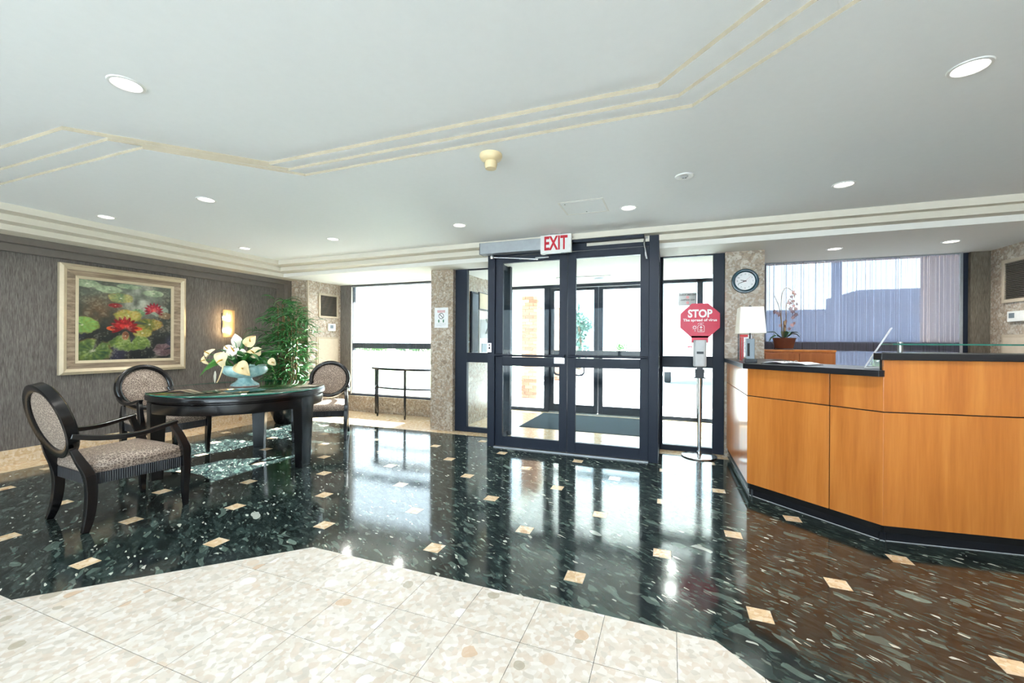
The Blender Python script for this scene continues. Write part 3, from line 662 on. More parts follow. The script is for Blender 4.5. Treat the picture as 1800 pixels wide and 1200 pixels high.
# ================================================================== FLOWER BOWL AND BOUQUET
BX, BY, BZ = -4.105, 3.06, 0.768
fb = thing('pedestal_bowl', 'pale blue glazed pedestal bowl on the round table', 'bowl', (BX, BY, BZ))
MB().lathe([(0.0, 0.088), (0.070, 0.088), (0.10, 0.094), (0.15, 0.110), (0.185, 0.132), (0.202, 0.156), (0.206, 0.176), (0.197, 0.198), (0.188, 0.206), (0.196, 0.216), (0.190, 0.219), (0.178, 0.208), (0.165, 0.18), (0.0, 0.16)], 48).build('bowl_body', 'celadon', fb, smooth=60)
MB().lathe([(0.0, 0.010), (0.128, 0.010), (0.130, 0.022), (0.116, 0.032), (0.086, 0.050), (0.066, 0.072), (0.066, 0.092), (0.0, 0.092)], 40).build('bowl_foot', 'celadon', fb, smooth=60)
MB().lathe([(0.0, 0.0), (0.128, 0.0), (0.132, 0.004), (0.132, 0.010), (0.0, 0.010)], 40).build('foot_band', 'celadon_band', fb, smooth=60)
bq = thing('silk_flower_bouquet', 'cream and white lily bouquet with dark leaves arranged in the pale bowl', 'flowers', (BX, BY, BZ + 0.155))
CR = Vector((math.cos(TH), math.sin(TH), 0)); CF = Vector((-math.sin(TH), math.cos(TH), 0))
def loc(r, f, z): return CR * r + CF * f + Vector((0, 0, z - 0.155))
MB().lathe([(0.0, 0.02), (0.10, 0.028), (0.160, 0.024)], 24, caps=False).build('moss', 'soil', bq)
def orient(d, up=(0, 0, 1)):
    d = Vector(d).normalized(); s = d.cross(Vector(up)); s = s.normalized() if s.length > 1e-3 else Vector((1, 0, 0)); u = s.cross(d); return d, s, u
def petal_bloom(center, direction, size, mat, roll=0.0):
    d, s, u = orient(direction); q = MB()
    s, u = s * math.cos(roll) + u * math.sin(roll), u * math.cos(roll) - s * math.sin(roll)
    ph = (size * 977 + roll * 3) % 6.28
    def fn(a, b):       # folded, pointed spathe with a wavy rim; a runs base to tip, b across
        e = (b - 0.5) * 2; L = size * 1.35; wd = size * 0.56 * math.sin(PI * min(1, 0.03 + 0.97 * a ** 0.60)) ** 0.8 + size * 0.015
        lift = 0.42 * abs(e) ** 1.5 * wd + 0.10 * size * math.sin(e * 4 + a * 6 + ph) * abs(e) - 0.42 * size * max(0, a - 0.35) ** 2 * 2 + 0.05 * size * math.sin(ph + 5 * a)
        return center + u * (L * (a - 0.42)) + s * (wd * e) + d * lift
    q.grid(fn, 12, 10); fl = q.build('bloom', mat, bq, smooth=180, solid=0.002)
    sp = MB().tube([center - d * 0.01, center + d * size * 0.35 + u * size * 0.12, center + d * size * 0.62 + u * size * 0.30], [size * 0.07, size * 0.06, size * 0.02], 7); sp.build('spadix', 'stamen', fl, smooth=180)
    return fl
def stem(a, b_, sag=0.03, r=0.005):
    a, b_ = Vector(a), Vector(b_); mid = (a + b_) / 2 + Vector((0, 0, sag)); MB().tube(spline([a, mid, b_], 4), r, 6).build('stem', 'bouquet_leaf', bq, smooth=180)
def bud(base, tip, rad, mat):
    base, tip = Vector(base), Vector(tip); d, s, u = orient(tip - base, (0, 1, 0)); L = (tip - base).length; q = MB()
    q.grid(lambda a, b: base + d * (L * a) + (s * math.cos(2 * PI * b) + u * math.sin(2 * PI * b)) * rad * (math.sin(PI * min(1, a * 0.62 + 0.22)) ** 1.2 if a < 0.6 else math.sin(PI * (0.6 * 0.62 + 0.22)) ** 1.2 * max(0, (1 - (a - 0.6) / 0.4)) ** 0.8), 10, 14)
    q.build('bloom', mat, bq, smooth=180)
bud(loc(-0.075, 0, 0.40), loc(-0.105, 0, 0.545), 0.050, 'petal_white'); stem(loc(-0.03, 0, 0.17), loc(-0.075, 0, 0.405), 0.0, 0.006)
toC = -CF
for r, f, z, dr, dz, size, mat, roll in [
    (-0.115, -0.17, 0.285, -0.1, 0.05, 0.125, 'petal_cream', PI), (0.075, -0.04, 0.46, 0.3, 0.2, 0.10, 'petal_cream', 0.5), (0.145, -0.08, 0.345, 0.4, 0.5, 0.105, 'petal_cream', -1.3),
    (0.10, -0.20, 0.20, 0.3, 0.3, 0.12, 'petal_cream', 2.4), (-0.355, -0.03, 0.335, -0.7, 0.3, 0.085, 'petal_cream', 0.6), (-0.375, -0.06, 0.275, -0.6, 0.0, 0.07, 'petal_cream', 2.6),
    (-0.06, -0.08, 0.36, -0.1, 0.7, 0.105, 'petal_white', -0.4), (-0.17, -0.02, 0.385, -0.5, 0.6, 0.085, 'petal_white', 1.0), (0.05, -0.12, 0.34, 0.2, 0.6, 0.075, 'petal_white', 2.0),
    (0.305, -0.05, 0.255, 0.8, 0.1, 0.065, 'petal_cream', 2.3), (0.02, 0.14, 0.36, 0.1, 0.7, 0.09, 'petal_cream', 1.0)]:
    c = loc(r, f, z); petal_bloom(c, toC + CR * dr + Vector((0, 0, dz)), size, mat, roll); stem(loc(r * 0.25, f * 0.2, 0.18), c - Vector((0, 0, 0.004)), 0.04)
def big_leaf(a, b_, wid, droop=0.03, tw=0.2, parent=None, name='leaf', mat='bouquet_leaf', nseg=9):
    a, b_ = Vector(a), Vector(b_); d, s, u = orient(b_ - a); q = MB(); L = (b_ - a).length
    s = (s * math.cos(tw) + u * math.sin(tw))
    def fn(p, q_):
        wv = wid * math.sin(PI * min(1, p * 0.97 + 0.03)) ** 0.75 * (1 - 0.35 * p)
        e = (q_ - 0.5) * 2
        return a + (b_ - a) * p + Vector((0, 0, droop * math.sin(PI * p))) + s * wv * 0.5 * e + u * (abs(e) * wv * 0.22 + 0.004 * math.sin(p * 18))
    q.grid(fn, nseg, 4); return q.build(name, mat, parent or bq, smooth=180, solid=0.0012)
for (r0, f0, z0), (r1, f1, z1), wd, dp, tw in [
    ((-0.1, -0.03, 0.21), (-0.43, -0.06, 0.105), 0.085, 0.07, 0.9), ((-0.08, 0, 0.24), (-0.36, 0.05, 0.33), 0.06, 0.03, 0.5), ((-0.12, -0.06, 0.22), (-0.30, -0.08, 0.245), 0.08, 0.03, 0.8),
    ((0.05, 0, 0.24), (0.42, 0.03, 0.36), 0.07, 0.03, 0.4), ((0.04, -0.06, 0.22), (0.29, -0.10, 0.235), 0.10, 0.06, 0.6), ((0.0, -0.05, 0.24), (0.16, -0.14, 0.29), 0.10, 0.03, 0.9),
    ((-0.02, 0, 0.26), (-0.12, 0.02, 0.44), 0.05, 0.0, 0.4), ((0.0, 0, 0.26), (-0.01, 0.05, 0.47), 0.05, 0.0, 1.2), ((0.02, 0, 0.25), (0.10, 0.1, 0.40), 0.08, 0.0, 0.2), ((-0.02, -0.08, 0.22), (0.03, -0.18, 0.25), 0.11, 0.02, 1.0),
    ((0.1, 0.0, 0.22), (0.30, 0.0, 0.18), 0.07, 0.05, 1.2), ((-0.05, 0.06, 0.22), (-0.2, 0.22, 0.28), 0.09, 0.03, 0.3), ((0.05, 0.06, 0.22), (0.12, 0.25, 0.26), 0.09, 0.03, 0.3)]:
    big_leaf(loc(r0, f0, z0), loc(r1, f1, z1), wd * 1.3, dp, tw); big_leaf(loc(r0, f0 - 0.05, z0 + 0.01), loc(r1 * 0.82 + 0.03, f1 - 0.10, z1 + 0.035), wd * 0.95, dp + 0.02, tw - 0.4)
MB().tube(spline([loc(-0.09, -0.19, 0.235), loc(-0.085, -0.225, 0.17), loc(-0.10, -0.24, 0.10), loc(-0.125, -0.235, 0.06)], 5), [0.006] * 10 + [0.005] * 6, 6).build('hanging_stem', 'petal_cream', bq, smooth=180)
big_leaf(loc(-0.215, -0.13, 0.165), loc(-0.205, -0.15, 0.045), 0.035, 0.0, 0.9, mat='petal_white')

# ================================================================== POTTED BAMBOO
pb = thing('potted_bamboo', 'tall leafy bamboo plant in a glossy black pot by the stone alcove', 'plant', (-5.45, 4.74, 0))
MB().lathe([(0.0, 0.012), (0.15, 0.0), (0.165, 0.02), (0.22, 0.16), (0.245, 0.30), (0.238, 0.36), (0.25, 0.375), (0.245, 0.385), (0.225, 0.38), (0.21, 0.33), (0.0, 0.33)], 36).build('pot', 'black_lacquer', pb, smooth=60)
MB().lathe([(0.0, 0.338), (0.21, 0.333)], 24, caps=False).build('soil', 'soil', pb)
rnd = random.Random(11); nodes = []
for k in range(11):
    a = rnd.uniform(0, 2 * PI); r = rnd.uniform(0.02, 0.13); h = rnd.uniform(1.25, 1.72) if k > 2 else 1.80
    x0, y0 = r * math.cos(a), r * math.sin(a); lx, ly = x0 * rnd.uniform(1.1, 1.7), y0 * rnd.uniform(1.1, 1.7)
    path = [Vector((x0 + (lx - x0) * t, y0 + (ly - y0) * t, 0.33 + (h - 0.33) * t)) for t in (0, 0.25, 0.5, 0.75, 1)]
    MB().tube(path, [0.011, 0.011, 0.010, 0.008, 0.005], 7).build('cane', 'cane', pb, smooth=180)
    for t in np.linspace(0.12, 1.0, 13): nodes.append((path[0].lerp(path[-1], float(t)), float(t)))
lf_me = MB()
def _bl(p, q_):
    wv = 0.024 * math.sin(PI * min(1, p * 0.93 + 0.05)) ** 0.8 * (1 - 0.3 * p); e = (q_ - 0.5) * 2
    return Vector((p, e * wv * 0.5 / 0.2, 0.22 * math.sin(p * 2.2) - 0.30 * p * p + abs(e) * 0.02))
lf_me.grid(_bl, 6, 2); leaf_mesh = lf_me.mesh('leaf', 'bamboo_leaf'); leaf_mesh.polygons.foreach_set('use_smooth', [True] * len(leaf_mesh.polygons))
mass = MB(); cnt = 0; leaves = []
for p, t in nodes:
    zabs = p.z
    reach = 0.36 if zabs < 1.5 else 0.36 - (zabs - 1.5) * 0.55
    for b_ in range(2):
        a = rnd.uniform(0, 2 * PI); br = Vector((math.cos(a), math.sin(a), rnd.uniform(0.1, 0.7))); L = rnd.uniform(0.25, 1.0) * reach
        tip = p + br * L
        for c in range(5):
            o = p.lerp(tip, rnd.uniform(0.3, 1.0)); a2 = a + rnd.uniform(-1.3, 1.3); leaves.append((o, a2, rnd.uniform(-0.5, 0.45), rnd.uniform(0.13, 0.23), rnd.uniform(-0.8, 0.8)))
rnd.shuffle(leaves)
def leaf_xf(o, a, el, L, roll): return Matrix.Translation(o) @ Matrix.Rotation(a, 4, 'Z') @ Matrix.Rotation(-el, 4, 'Y') @ Matrix.Rotation(roll, 4, 'X') @ Matrix.Scale(L, 4)
for k, lfp in enumerate(leaves):
    w_ = lfp[0] + Vector((-5.45, 4.74, 0))
    if w_.x < -5.98 or w_.y > 5.20 and w_.x < -5.55: continue
    if cnt < 290:
        o = obj('leaf', leaf_mesh, pb); o.matrix_local = leaf_xf(*lfp); cnt += 1
    else:
        mtx = leaf_xf(*lfp); mass.add([mtx @ v.co for v in leaf_mesh.vertices], [tuple(pp.vertices) for pp in leaf_mesh.polygons])
for k in range(70):       # low grassy tuft at the rim of the pot
    a = rnd.uniform(0, 2 * PI); mtx = leaf_xf(Vector((0.1 * math.cos(a), 0.1 * math.sin(a), rnd.uniform(0.36, 0.62))), a, rnd.uniform(0.1, 0.8), rnd.uniform(0.16, 0.26), rnd.uniform(-.5, .5))
    mass.add([mtx @ v.co for v in leaf_mesh.vertices], [tuple(pp.vertices) for pp in leaf_mesh.polygons])
fo = mass.build('foliage', 'bamboo_leaf', pb, smooth=180); fo['kind'] = 'stuff'

# ================================================================== PAINTING
pt = thing('framed_painting', 'water lily painting in a wide pale gilded frame on the wallpapered wall', 'painting', (-6.078, 3.05, 1.46))
W2, H2 = 0.617, 0.60
def frame_ring(name, mat, o, i, d0, d1, parent, x_in=None):
    """o,i = outer and inner half sizes (y,z); d0,d1 = depth at outer and inner edge; four mitred members"""
    for k in range(4):
        c = [(-1, -1), (1, -1), (1, 1), (-1, 1)]; a, b_ = c[k], c[(k + 1) % 4]
        A, B = (a[0] * o[0], a[1] * o[1]), (b_[0] * o[0], b_[1] * o[1]); C, D = (b_[0] * i[0], b_[1] * i[1]), (a[0] * i[0], a[1] * i[1])
        base = 0.0
        vs = [(base, *A), (base, *B), (base, *C), (base, *D), (d0, *A), (d0, *B), (d1, *C), (d1, *D)]
        MB().add(vs, [(0, 1, 2, 3), (4, 7, 6, 5), (0, 4, 5, 1), (1, 5, 6, 2), (2, 6, 7, 3), (3, 7, 4, 0)]).build(name, mat, parent)
frame_ring('outer_frame', 'gold_frame', (W2, H2), (W2 - 0.03, H2 - 0.03), 0.040, 0.055, pt); frame_ring('outer_frame', 'gold_frame', (W2 - 0.03, H2 - 0.03), (W2 - 0.062, H2 - 0.062), 0.055, 0.034, pt)
frame_ring('inner_frame', 'frame_wood', (W2 - 0.062, H2 - 0.062), (W2 - 0.135, H2 - 0.120), 0.036, 0.022, pt); frame_ring('liner', 'gold_frame', (W2 - 0.135, H2 - 0.120), (W2 - 0.165, H2 - 0.150), 0.026, 0.018, pt)
def paint_canvas():
    n = 220; U, V = np.meshgrid(np.linspace(0, 1, n), np.linspace(0, 1, n), indexing='ij'); rng = np.random.RandomState(4)
    def noise(k):
        g_ = rng.rand(k + 1, k + 1); x = U * k; y = V * k; xi = np.clip(x.astype(int), 0, k - 1); yi = np.clip(y.astype(int), 0, k - 1); fx = x - xi; fy = y - yi; fx = fx * fx * (3 - 2 * fx); fy = fy * fy * (3 - 2 * fy)
        return g_[xi, yi] * (1 - fx) * (1 - fy) + g_[xi + 1, yi] * fx * (1 - fy) + g_[xi, yi + 1] * (1 - fx) * fy + g_[xi + 1, yi + 1] * fx * fy
    n1, n2, n3 = noise(5), noise(12), noise(34)
    C = np.zeros((n, n, 3)); q = lambda *c: np.array(srgb(*c)[:3])
    def lay(mask, col): 
        C[:] = C * (1 - mask[..., None]) + np.asarray(col) * mask[..., None]
    lay(np.ones((n, n)), q(34, 38, 38)); lay(np.clip((V - 0.25) * 1.5, 0, 1) * (0.4 + 0.6 * n1), q(92, 98, 86)); lay(np.clip(0.9 - np.hypot((U - 0.64) * 3.2, (V - 0.78) * 2.6), 0, 1) * n2 * 1.1, q(186, 190, 176))
    lay(np.clip(0.8 - np.hypot((U - 0.2) * 3, (V - 0.62) * 3.2), 0, 1) * n2, q(120, 84, 48)); lay(np.clip(0.55 - V * 1.2, 0, 1) * n2, q(20, 30, 40)); lay(np.clip(n2 - 0.55, 0, 1) * 1.1, q(84, 76, 62)); lay(np.clip((n1 - 0.6) * 2, 0, 1) * (V < 0.5), q(60, 58, 84))
    def pad(cx, cy, rx, ry, c1, c2, rim, notch=None, blur=0.16):
        dx, dy = (U - cx) / rx, (V - cy) / ry; r = np.hypot(dx, dy) + (n3 - 0.5) * 0.22; a = np.arctan2(dy, dx); m = np.clip((1 - r) / blur, 0, 1)
        if notch is not None: m = m * np.clip(np.abs(((a - notch + PI) % (2 * PI)) - PI) * 5 - 0.6, 0, 1)
        ve = 0.5 + 0.5 * np.sin(a * 11 + n2 * 4); mixv = np.clip(n2 * 0.8 + ve * 0.45 * (0.3 + n3) + r * 0.2 - 0.25, 0, 1)[..., None]
        lay(m, np.array(c1) * (1 - mixv) + np.array(c2) * mixv); lay(m * np.clip((r - 0.86) * 8, 0, 1) * 0.75, rim); lay(np.clip(0.12 - r, 0, 1) * 5 * m, q(230, 220, 200))
    G1, G2, G3, Y1 = q(62, 92, 44), q(122, 140, 66), q(36, 74, 54), q(158, 132, 62)
    for a in [(0.08, 0.95, 0.14, 0.05), (0.3, 0.90, 0.15, 0.05), (0.5, 0.96, 0.14, 0.035), (0.78, 0.90, 0.14, 0.05)]: pad(*a, q(110, 128, 104), q(150, 160, 130), q(90, 90, 70))
    pad(0.42, 0.80, 0.15, 0.065, q(96, 120, 86), q(150, 140, 80), q(150, 90, 60)); pad(0.86, 0.66, 0.12, 0.08, q(140, 150, 140), q(110, 130, 110), q(170, 170, 160)); pad(0.6, 0.62, 0.09, 0.055, G3, q(120, 150, 110), q(90, 110, 80))
    pad(0.04, 0.44, 0.17, 0.11, G2, q(110, 160, 90), q(170, 150, 70), 2.6); pad(0.14, 0.12, 0.20, 0.16, G3, G2, q(150, 80, 50), 1.2); pad(0.5, 0.57, 0.16, 0.09, q(120, 140, 70), Y1, q(150, 100, 60))
    pad(0.74, 0.47, 0.165, 0.085, G1, Y1, q(180, 90, 50), 2.9); pad(0.66, 0.35, 0.12, 0.065, G2, Y1, q(120, 90, 50)); pad(0.53, 0.22, 0.235, 0.11, G1, G2, q(170, 190, 130), 1.5); pad(0.90, 0.12, 0.12, 0.09, q(92, 66, 74), q(140, 120, 120), q(190, 170, 170), 0.3)
    pad(0.93, 0.60, 0.09, 0.05, q(110, 90, 70), q(130, 110, 80), q(90, 60, 50)); pad(0.36, 0.70, 0.08, 0.03, q(140, 36, 36), q(80, 26, 30), q(200, 120, 110))
    def flower(cx, cy, s, c1, c2):
        for rr, k, col in ((1.0, 11, c1), (0.72, 9, c2), (0.45, 7, c1 * 1.25)):
            for i in range(k):
                a = PI * (i + 0.5) / k if rr < 1 else PI * (i / (k - 1) * 1.3 - 0.15); px, py = cx + math.cos(a) * s * rr * 0.55, cy + math.sin(a) * s * rr * 0.52
                dx, dy = U - px, V - py; l = dx * math.cos(a) + dy * math.sin(a); w_ = -dx * math.sin(a) + dy * math.cos(a)
                m = np.clip((1 - np.hypot(l / (s * 0.48 * rr), w_ / (s * 0.15))) * 4, 0, 1); lay(m, col * (0.75 + 0.5 * (i % 3) / 2))
        lay(np.clip((1 - np.hypot((U - cx) / (s * 0.42), (V - cy - s * 0.12) / (s * 0.30))) * 2, 0, 1) * n3, q(210, 60, 50))
    for sx_, sg in ((-1, 0.55), (1, 0.5)): pad(0.46 + sx_ * 0.115, 0.405, 0.085, 0.032, q(200, 90, 40), q(190, 60, 40), q(230, 170, 90))
    pad(0.47, 0.31, 0.04, 0.06, q(110, 60, 40), q(170, 120, 80), q(220, 200, 170)); flower(0.46, 0.42, 0.155, q(120, 14, 24), q(150, 24, 30)); flower(0.79, 0.66, 0.12, q(120, 22, 40), q(150, 34, 50))
    n4 = noise(60); C[:] *= (0.55 + 0.35 * n3 + 0.30 * n2 + 0.35 * n4)[..., None] * (0.62 + 0.45 * V)[..., None]
    lay(np.clip((n4 * n2 - 0.42) * 3, 0, 0.12), q(176, 176, 160))
    me = bpy.data.meshes.new('canvas'); a, b_ = W2 - 0.163, H2 - 0.148
    vs = [(0.012 + 0.001, -a + 2 * a * i / (n - 1), -b_ + 2 * b_ * j / (n - 1)) for i in range(n) for j in range(n)]
    me.from_pydata(vs, [], [(i * n + j, (i + 1) * n + j, (i + 1) * n + j + 1, i * n + j + 1) for i in range(n - 1) for j in range(n - 1)])
    ca = me.color_attributes.new('paint', 'FLOAT_COLOR', 'POINT'); ca.data.foreach_set('color', np.concatenate([np.clip(C, 0, 1), np.ones((n, n, 1))], 2).reshape(-1))
    t = NT('oil_paint'); at = t.n('Attribute'); at.attribute_name = 'paint'; nz = t.n('TexNoise', i_Vector=t.pos(), i_Scale=60.0, i_Detail=3.0); MT['oil_paint'] = t.pbr(at.outputs[0], 0.35, 0, 0.4, bump=nz.outputs[0], bstr=0.3)
    me.materials.append(MT['oil_paint']); obj('canvas', me, pt)
paint_canvas()

# ================================================================== WALL SCONCE
sc = thing('wall_sconce', 'lit ribbed glass wall sconce with two glowing bulbs beside the painting', 'wall lamp', (-6.08, 4.22, 1.484))
MB().box(0.0, 0.018, -0.05, 0.05, -0.14, 0.14).build('back_plate', 'bright_metal', sc, bevel=0.003)
t = NT('ribbed_glass'); tr = t.n('BsdfTransparent', i_Color=(1.0, 0.93, 0.80, 1)); tl = t.n('BsdfTranslucent', i_Color=(1.0, 0.86, 0.66, 1)); mx = t.n('MixShader', i_0=0.4)
t.t.links.new(tr.outputs[0], mx.inputs[1]); t.t.links.new(tl.outputs[0], mx.inputs[2]); t.t.links.new(mx.outputs[0], t.out.inputs[0]); MT['ribbed_glass'] = t.m
for k in range(12):
    y0 = -0.086 + 0.172 * k / 12; MB().tube([(0.082, y0 + 0.00717, -0.2), (0.082, y0 + 0.00717, 0.2)], 0.0071, 8).build('glass_rod', 'ribbed_glass', sc, smooth=60)
MB().box(0.074, 0.090, -0.088, 0.088, 0.2, 0.204).box(0.074, 0.090, -0.088, 0.088, -0.204, -0.2).build('shade_rim', 'bright_metal', sc)
MB().box(0.018, 0.076, -0.006, 0.006, -0.008, 0.008).build('shade_clip', 'bright_metal', sc)
for z in (0.085, -0.095):
    bl = MB().lathe([(0.0, -0.035), (0.014, -0.028), (0.02, -0.005), (0.014, 0.025), (0.0, 0.032)], 14, 0.045, 0, z).build('bulb', 'bulb_warm', sc, smooth=180)
    ld = bpy.data.lights.new('sconce_light', 'POINT'); ld.energy = 6.0; ld.color = (1, 0.68, 0.36); ld.shadow_soft_size = 0.03
    lo = bpy.data.objects.new('sconce_light', ld); COL.objects.link(lo); lo.parent = sc; lo.location = (0.066, 0, z)
# ================================================================== ROLLER SHADES
for nm, lab, mat, x0, x1, z1, y in (('roller_shade', 'pale see-through roller shade over the bright window', 'shade_light', -5.33, -3.16, 2.215, 5.985), ('roller_shade', 'dark see-through roller shade over the window behind reception', 'shade_dark', 0.955, 2.97, 2.245, 5.985)):
    t = thing(nm, lab, 'blind', ((x0 + x1) / 2, y, 0.30)); hw = (x1 - x0) / 2; h = z1 - 0.30
    MB().add([(-hw, 0, 0.02), (hw, 0, 0.02), (hw, 0, h), (-hw, 0, h)], [(0, 1, 2, 3)]).build('shade_cloth', mat, t)
    MB().box(-hw, hw, -0.006, 0.006, 0, 0.02).build('bottom_bar', 'grey_metal', t, bevel=0.002)
    MB().tube([(-hw, 0, h), (hw, 0, h)], 0.014, 12).build('roller', 'grey_metal', t, smooth=60)
    for s in (-1, 1): MB().box(s * (hw + 0.002) - 0.012, s * (hw + 0.002) + 0.012, -0.012, 0.004, 0, h).build('side_channel', 'white_plastic' if s < 0 and x0 < 0 else 'grey_metal', t)

# ================================================================== CONSOLE TABLE (half round, by the left window)
ct = thing('console_table', 'slim black half-oval console table with a glass shelf under the bright window', 'table', (-3.98, 5.90, 0))
def half_oval(rx, ry, n=28): return [(rx * math.cos(PI + PI * i / n), ry * math.sin(PI + PI * i / n)) for i in range(n + 1)]
def band(poly_o, poly_i, z0, z1, nm, mat, par):
    n = len(poly_o); vs = [(x, y, z0) for x, y in poly_o] + [(x, y, z0) for x, y in poly_i] + [(x, y, z1) for x, y in poly_o] + [(x, y, z1) for x, y in poly_i]
    fs = []
    for i in range(n - 1): fs += [(i, i + 1, n + i + 1, n + i), (2 * n + i, 3 * n + i, 3 * n + i + 1, 2 * n + i + 1), (i, 2 * n + i, 2 * n + i + 1, i + 1), (n + i, n + i + 1, 3 * n + i + 1, 3 * n + i)]
    MB().add(vs, fs).build(nm, mat, par, smooth=40)
MB().prism(half_oval(0.80, 0.36), 0.776, 0.808).build('table_top', 'black_lacquer', ct, bevel=0.003)
band(half_oval(0.74, 0.325), half_oval(0.72, 0.305), 0.472, 0.494, 'shelf_rim', 'black_lacquer', ct)
MB().prism(half_oval(0.72, 0.305), 0.484, 0.492).build('glass_shelf', 'green_glass', ct)
for a in (184, 222, 275, 318, 356):
    x, y = 0.735 * math.cos(math.radians(a)), 0.318 * math.sin(math.radians(a))
    MB().tube([(x, y, 0), (x, y, 0.06), (x, y, 0.776)], 0, sq=[(0.020, 0.020), (0.026, 0.026), (0.030, 0.030)], up=(0, 1, 0)).build('leg', 'black_lacquer', ct, bevel=0.002)

# ================================================================== NOTICE ON THE COLUMN
no = thing('paper_notice', 'white printed notice with a prohibition symbol taped to the stone column', 'notice', (-2.982, 5.098, 1.434))
MB().box(-0.108, 0.108, -0.001, 0.001, 0, 0.282).build('sheet', 'paper', no)
for z, hw in ((0.238, 0.062), (0.220, 0.060)):
    for k in range(5): MB().box(-hw + k * hw * 0.41, -hw + k * hw * 0.41 + hw * 0.30, -0.0018, -0.001, z - 0.005, z + 0.005).build('red_print', 'print_red', no)
rg = MB(); n = 24; cz = 0.165
rg.add([(r * math.cos(2 * PI * i / n), -0.0018, cz + r * math.sin(2 * PI * i / n)) for r in (0.042, 0.034) for i in range(n)], [(i, (i + 1) % n, n + (i + 1) % n, n + i) for i in range(n)]); rg.build('prohibition_ring', 'print_black', no)
rg = MB().add([(-0.028, -0.002, cz + 0.022), (-0.022, -0.002, cz + 0.028), (0.028, -0.002, cz - 0.022), (0.022, -0.002, cz - 0.028)], [(0, 1, 2, 3)]); rg.build('prohibition_bar', 'print_black', no)
for x in (-0.04, 0.034): MB().prism_y(disc_profile(x, 0.095, 0.011, 12, 0, 0.024), -0.0018, -0.001).build('footprint', 'print_green', no)
for z, hw in ((0.060, 0.075), (0.042, 0.075), (0.030, 0.04)): MB().box(-0.075, -0.075 + 2 * hw, -0.0018, -0.001, z - 0.0025, z + 0.0015).build('small_print', 'grey_plastic', no)

# ================================================================== VENTS, THERMOSTATS, PANELS ON THE SIDE WALLS
def vent(label, x, sgn, y0, y1, z0, z1, n):
    t = thing('wall_vent', label, 'vent', (x, (y0 + y1) / 2, z0)); hy = (y1 - y0) / 2; h = z1 - z0; fr = 0.034
    X = lambda a, b: (min(sgn * a, sgn * b), max(sgn * a, sgn * b))
    MB().box(*X(0.0, 0.003), -hy + fr, hy - fr, fr, h - fr).build('backing', 'vent_dark', t)
    MB().box(*X(0, 0.02), -hy, -hy + fr, 0, h).box(*X(0, 0.02), hy - fr, hy, 0, h).box(*X(0, 0.02), -hy + fr, hy - fr, 0, fr).box(*X(0, 0.02), -hy + fr, hy - fr, h - fr, h).build('vent_frame', 'vent_tan', t, bevel=0.002)
    for k in range(n):
        z = fr + (h - 2 * fr) * (k + 0.5) / n
        q = [(sgn * 0.004, z - 0.004), (sgn * 0.016, z + 0.003), (sgn * 0.016, z + 0.0055), (sgn * 0.004, z - 0.0015)]
        MB().prism_y(q, -hy + fr, hy - fr).build('slat', 'slat', t)
vent('tan framed louvred vent high on the stone alcove wall by the bamboo', -5.58, 1, 5.46, 5.90, 1.64, 2.06, 17)
vent('tan framed louvred vent high on the stone wall behind reception', 3.2, -1, 5.15, 5.77, 1.665, 2.10, 20)
def thermostat(label, x, sgn, y0, y1, z0, z1):
    t = thing('thermostat', label, 'thermostat', (x, (y0 + y1) / 2, z0)); hy = (y1 - y0) / 2; h = z1 - z0
    X = lambda a, b: (min(sgn * a, sgn * b), max(sgn * a, sgn * b))
    MB().box(*X(0, 0.028), -hy, hy, 0, h).build('body', 'white_plastic', t, bevel=0.006)
    MB().box(*X(0.028, 0.0295), *( (-hy * 0.55, hy * 0.35) if sgn > 0 else (hy * 0.1, hy * 0.75)), h * 0.35, h * 0.82).build('display', 'lamp_grey', t)
thermostat('white thermostat on the stone alcove wall by the bamboo', -5.58, 1, 5.66, 5.83, 1.415, 1.545)
thermostat('white thermostat on the stone wall behind reception', 3.2, -1, 5.46, 5.68, 1.47, 1.575)
def wpanel(label, x, sgn, y0, y1, z0, z1):
    t = thing('access_panel', label, 'panel', (x, (y0 + y1) / 2, z0)); hy = (y1 - y0) / 2; h = z1 - z0
    X = lambda a, b: (min(sgn * a, sgn * b), max(sgn * a, sgn * b))
    MB().box(*X(0, 0.012), -hy, hy, 0, h).build('panel_frame', 'vent_tan', t, bevel=0.002)
    MB().box(*X(0.012, 0.018), -hy + 0.03, hy - 0.03, 0.03, h - 0.03).build('panel_door', 'panel_tan', t, bevel=0.002)
wpanel('pale tan metal access panel low on the stone alcove wall', -5.58, 1, 5.42, 5.92, 0.45, 1.31)
wpanel('pale tan metal access panel low on the stone wall behind reception', 3.2, -1, 5.10, 5.78, 0.55, 1.345)

# ================================================================== WALL CLOCK
ck = thing('wall_clock', 'round teal rimmed wall clock on the stone column', 'clock', (0.762, 5.12, 1.915))
Rm = Matrix.Rotation(PI / 2, 4, 'X')
def face_lathe(prof, nm, mat, par, n=48, sm=50):
    o = MB().lathe(prof, n, caps=False).build(nm, mat, par, smooth=sm); o.matrix_local = Rm; return o
face_lathe([(0.0, 0.0), (0.130, 0.0), (0.134, 0.012), (0.128, 0.026), (0.112, 0.030), (0.098, 0.022), (0.096, 0.012), (0.0, 0.012)], 'rim', 'clock_teal', ck)
face_lathe([(0.0, 0.0125), (0.096, 0.0125)], 'dial', 'print_white', ck)
for k in range(60):
    if k % 5 == 0: continue
    a = 2 * PI * k / 60; MB().box(-0.0004, 0.0004, -0.0135, -0.013, 0.088, 0.091).build('minute_mark', 'print_black', ck).rotation_euler = (0, a, 0)
for k in range(1, 13):
    a = PI / 2 - 2 * PI * k / 12; text('numeral', str(k), 0.020, 'print_black', ck, (0.075 * math.cos(a), -0.0132, 0.075 * math.sin(a)), depth=0.0002)
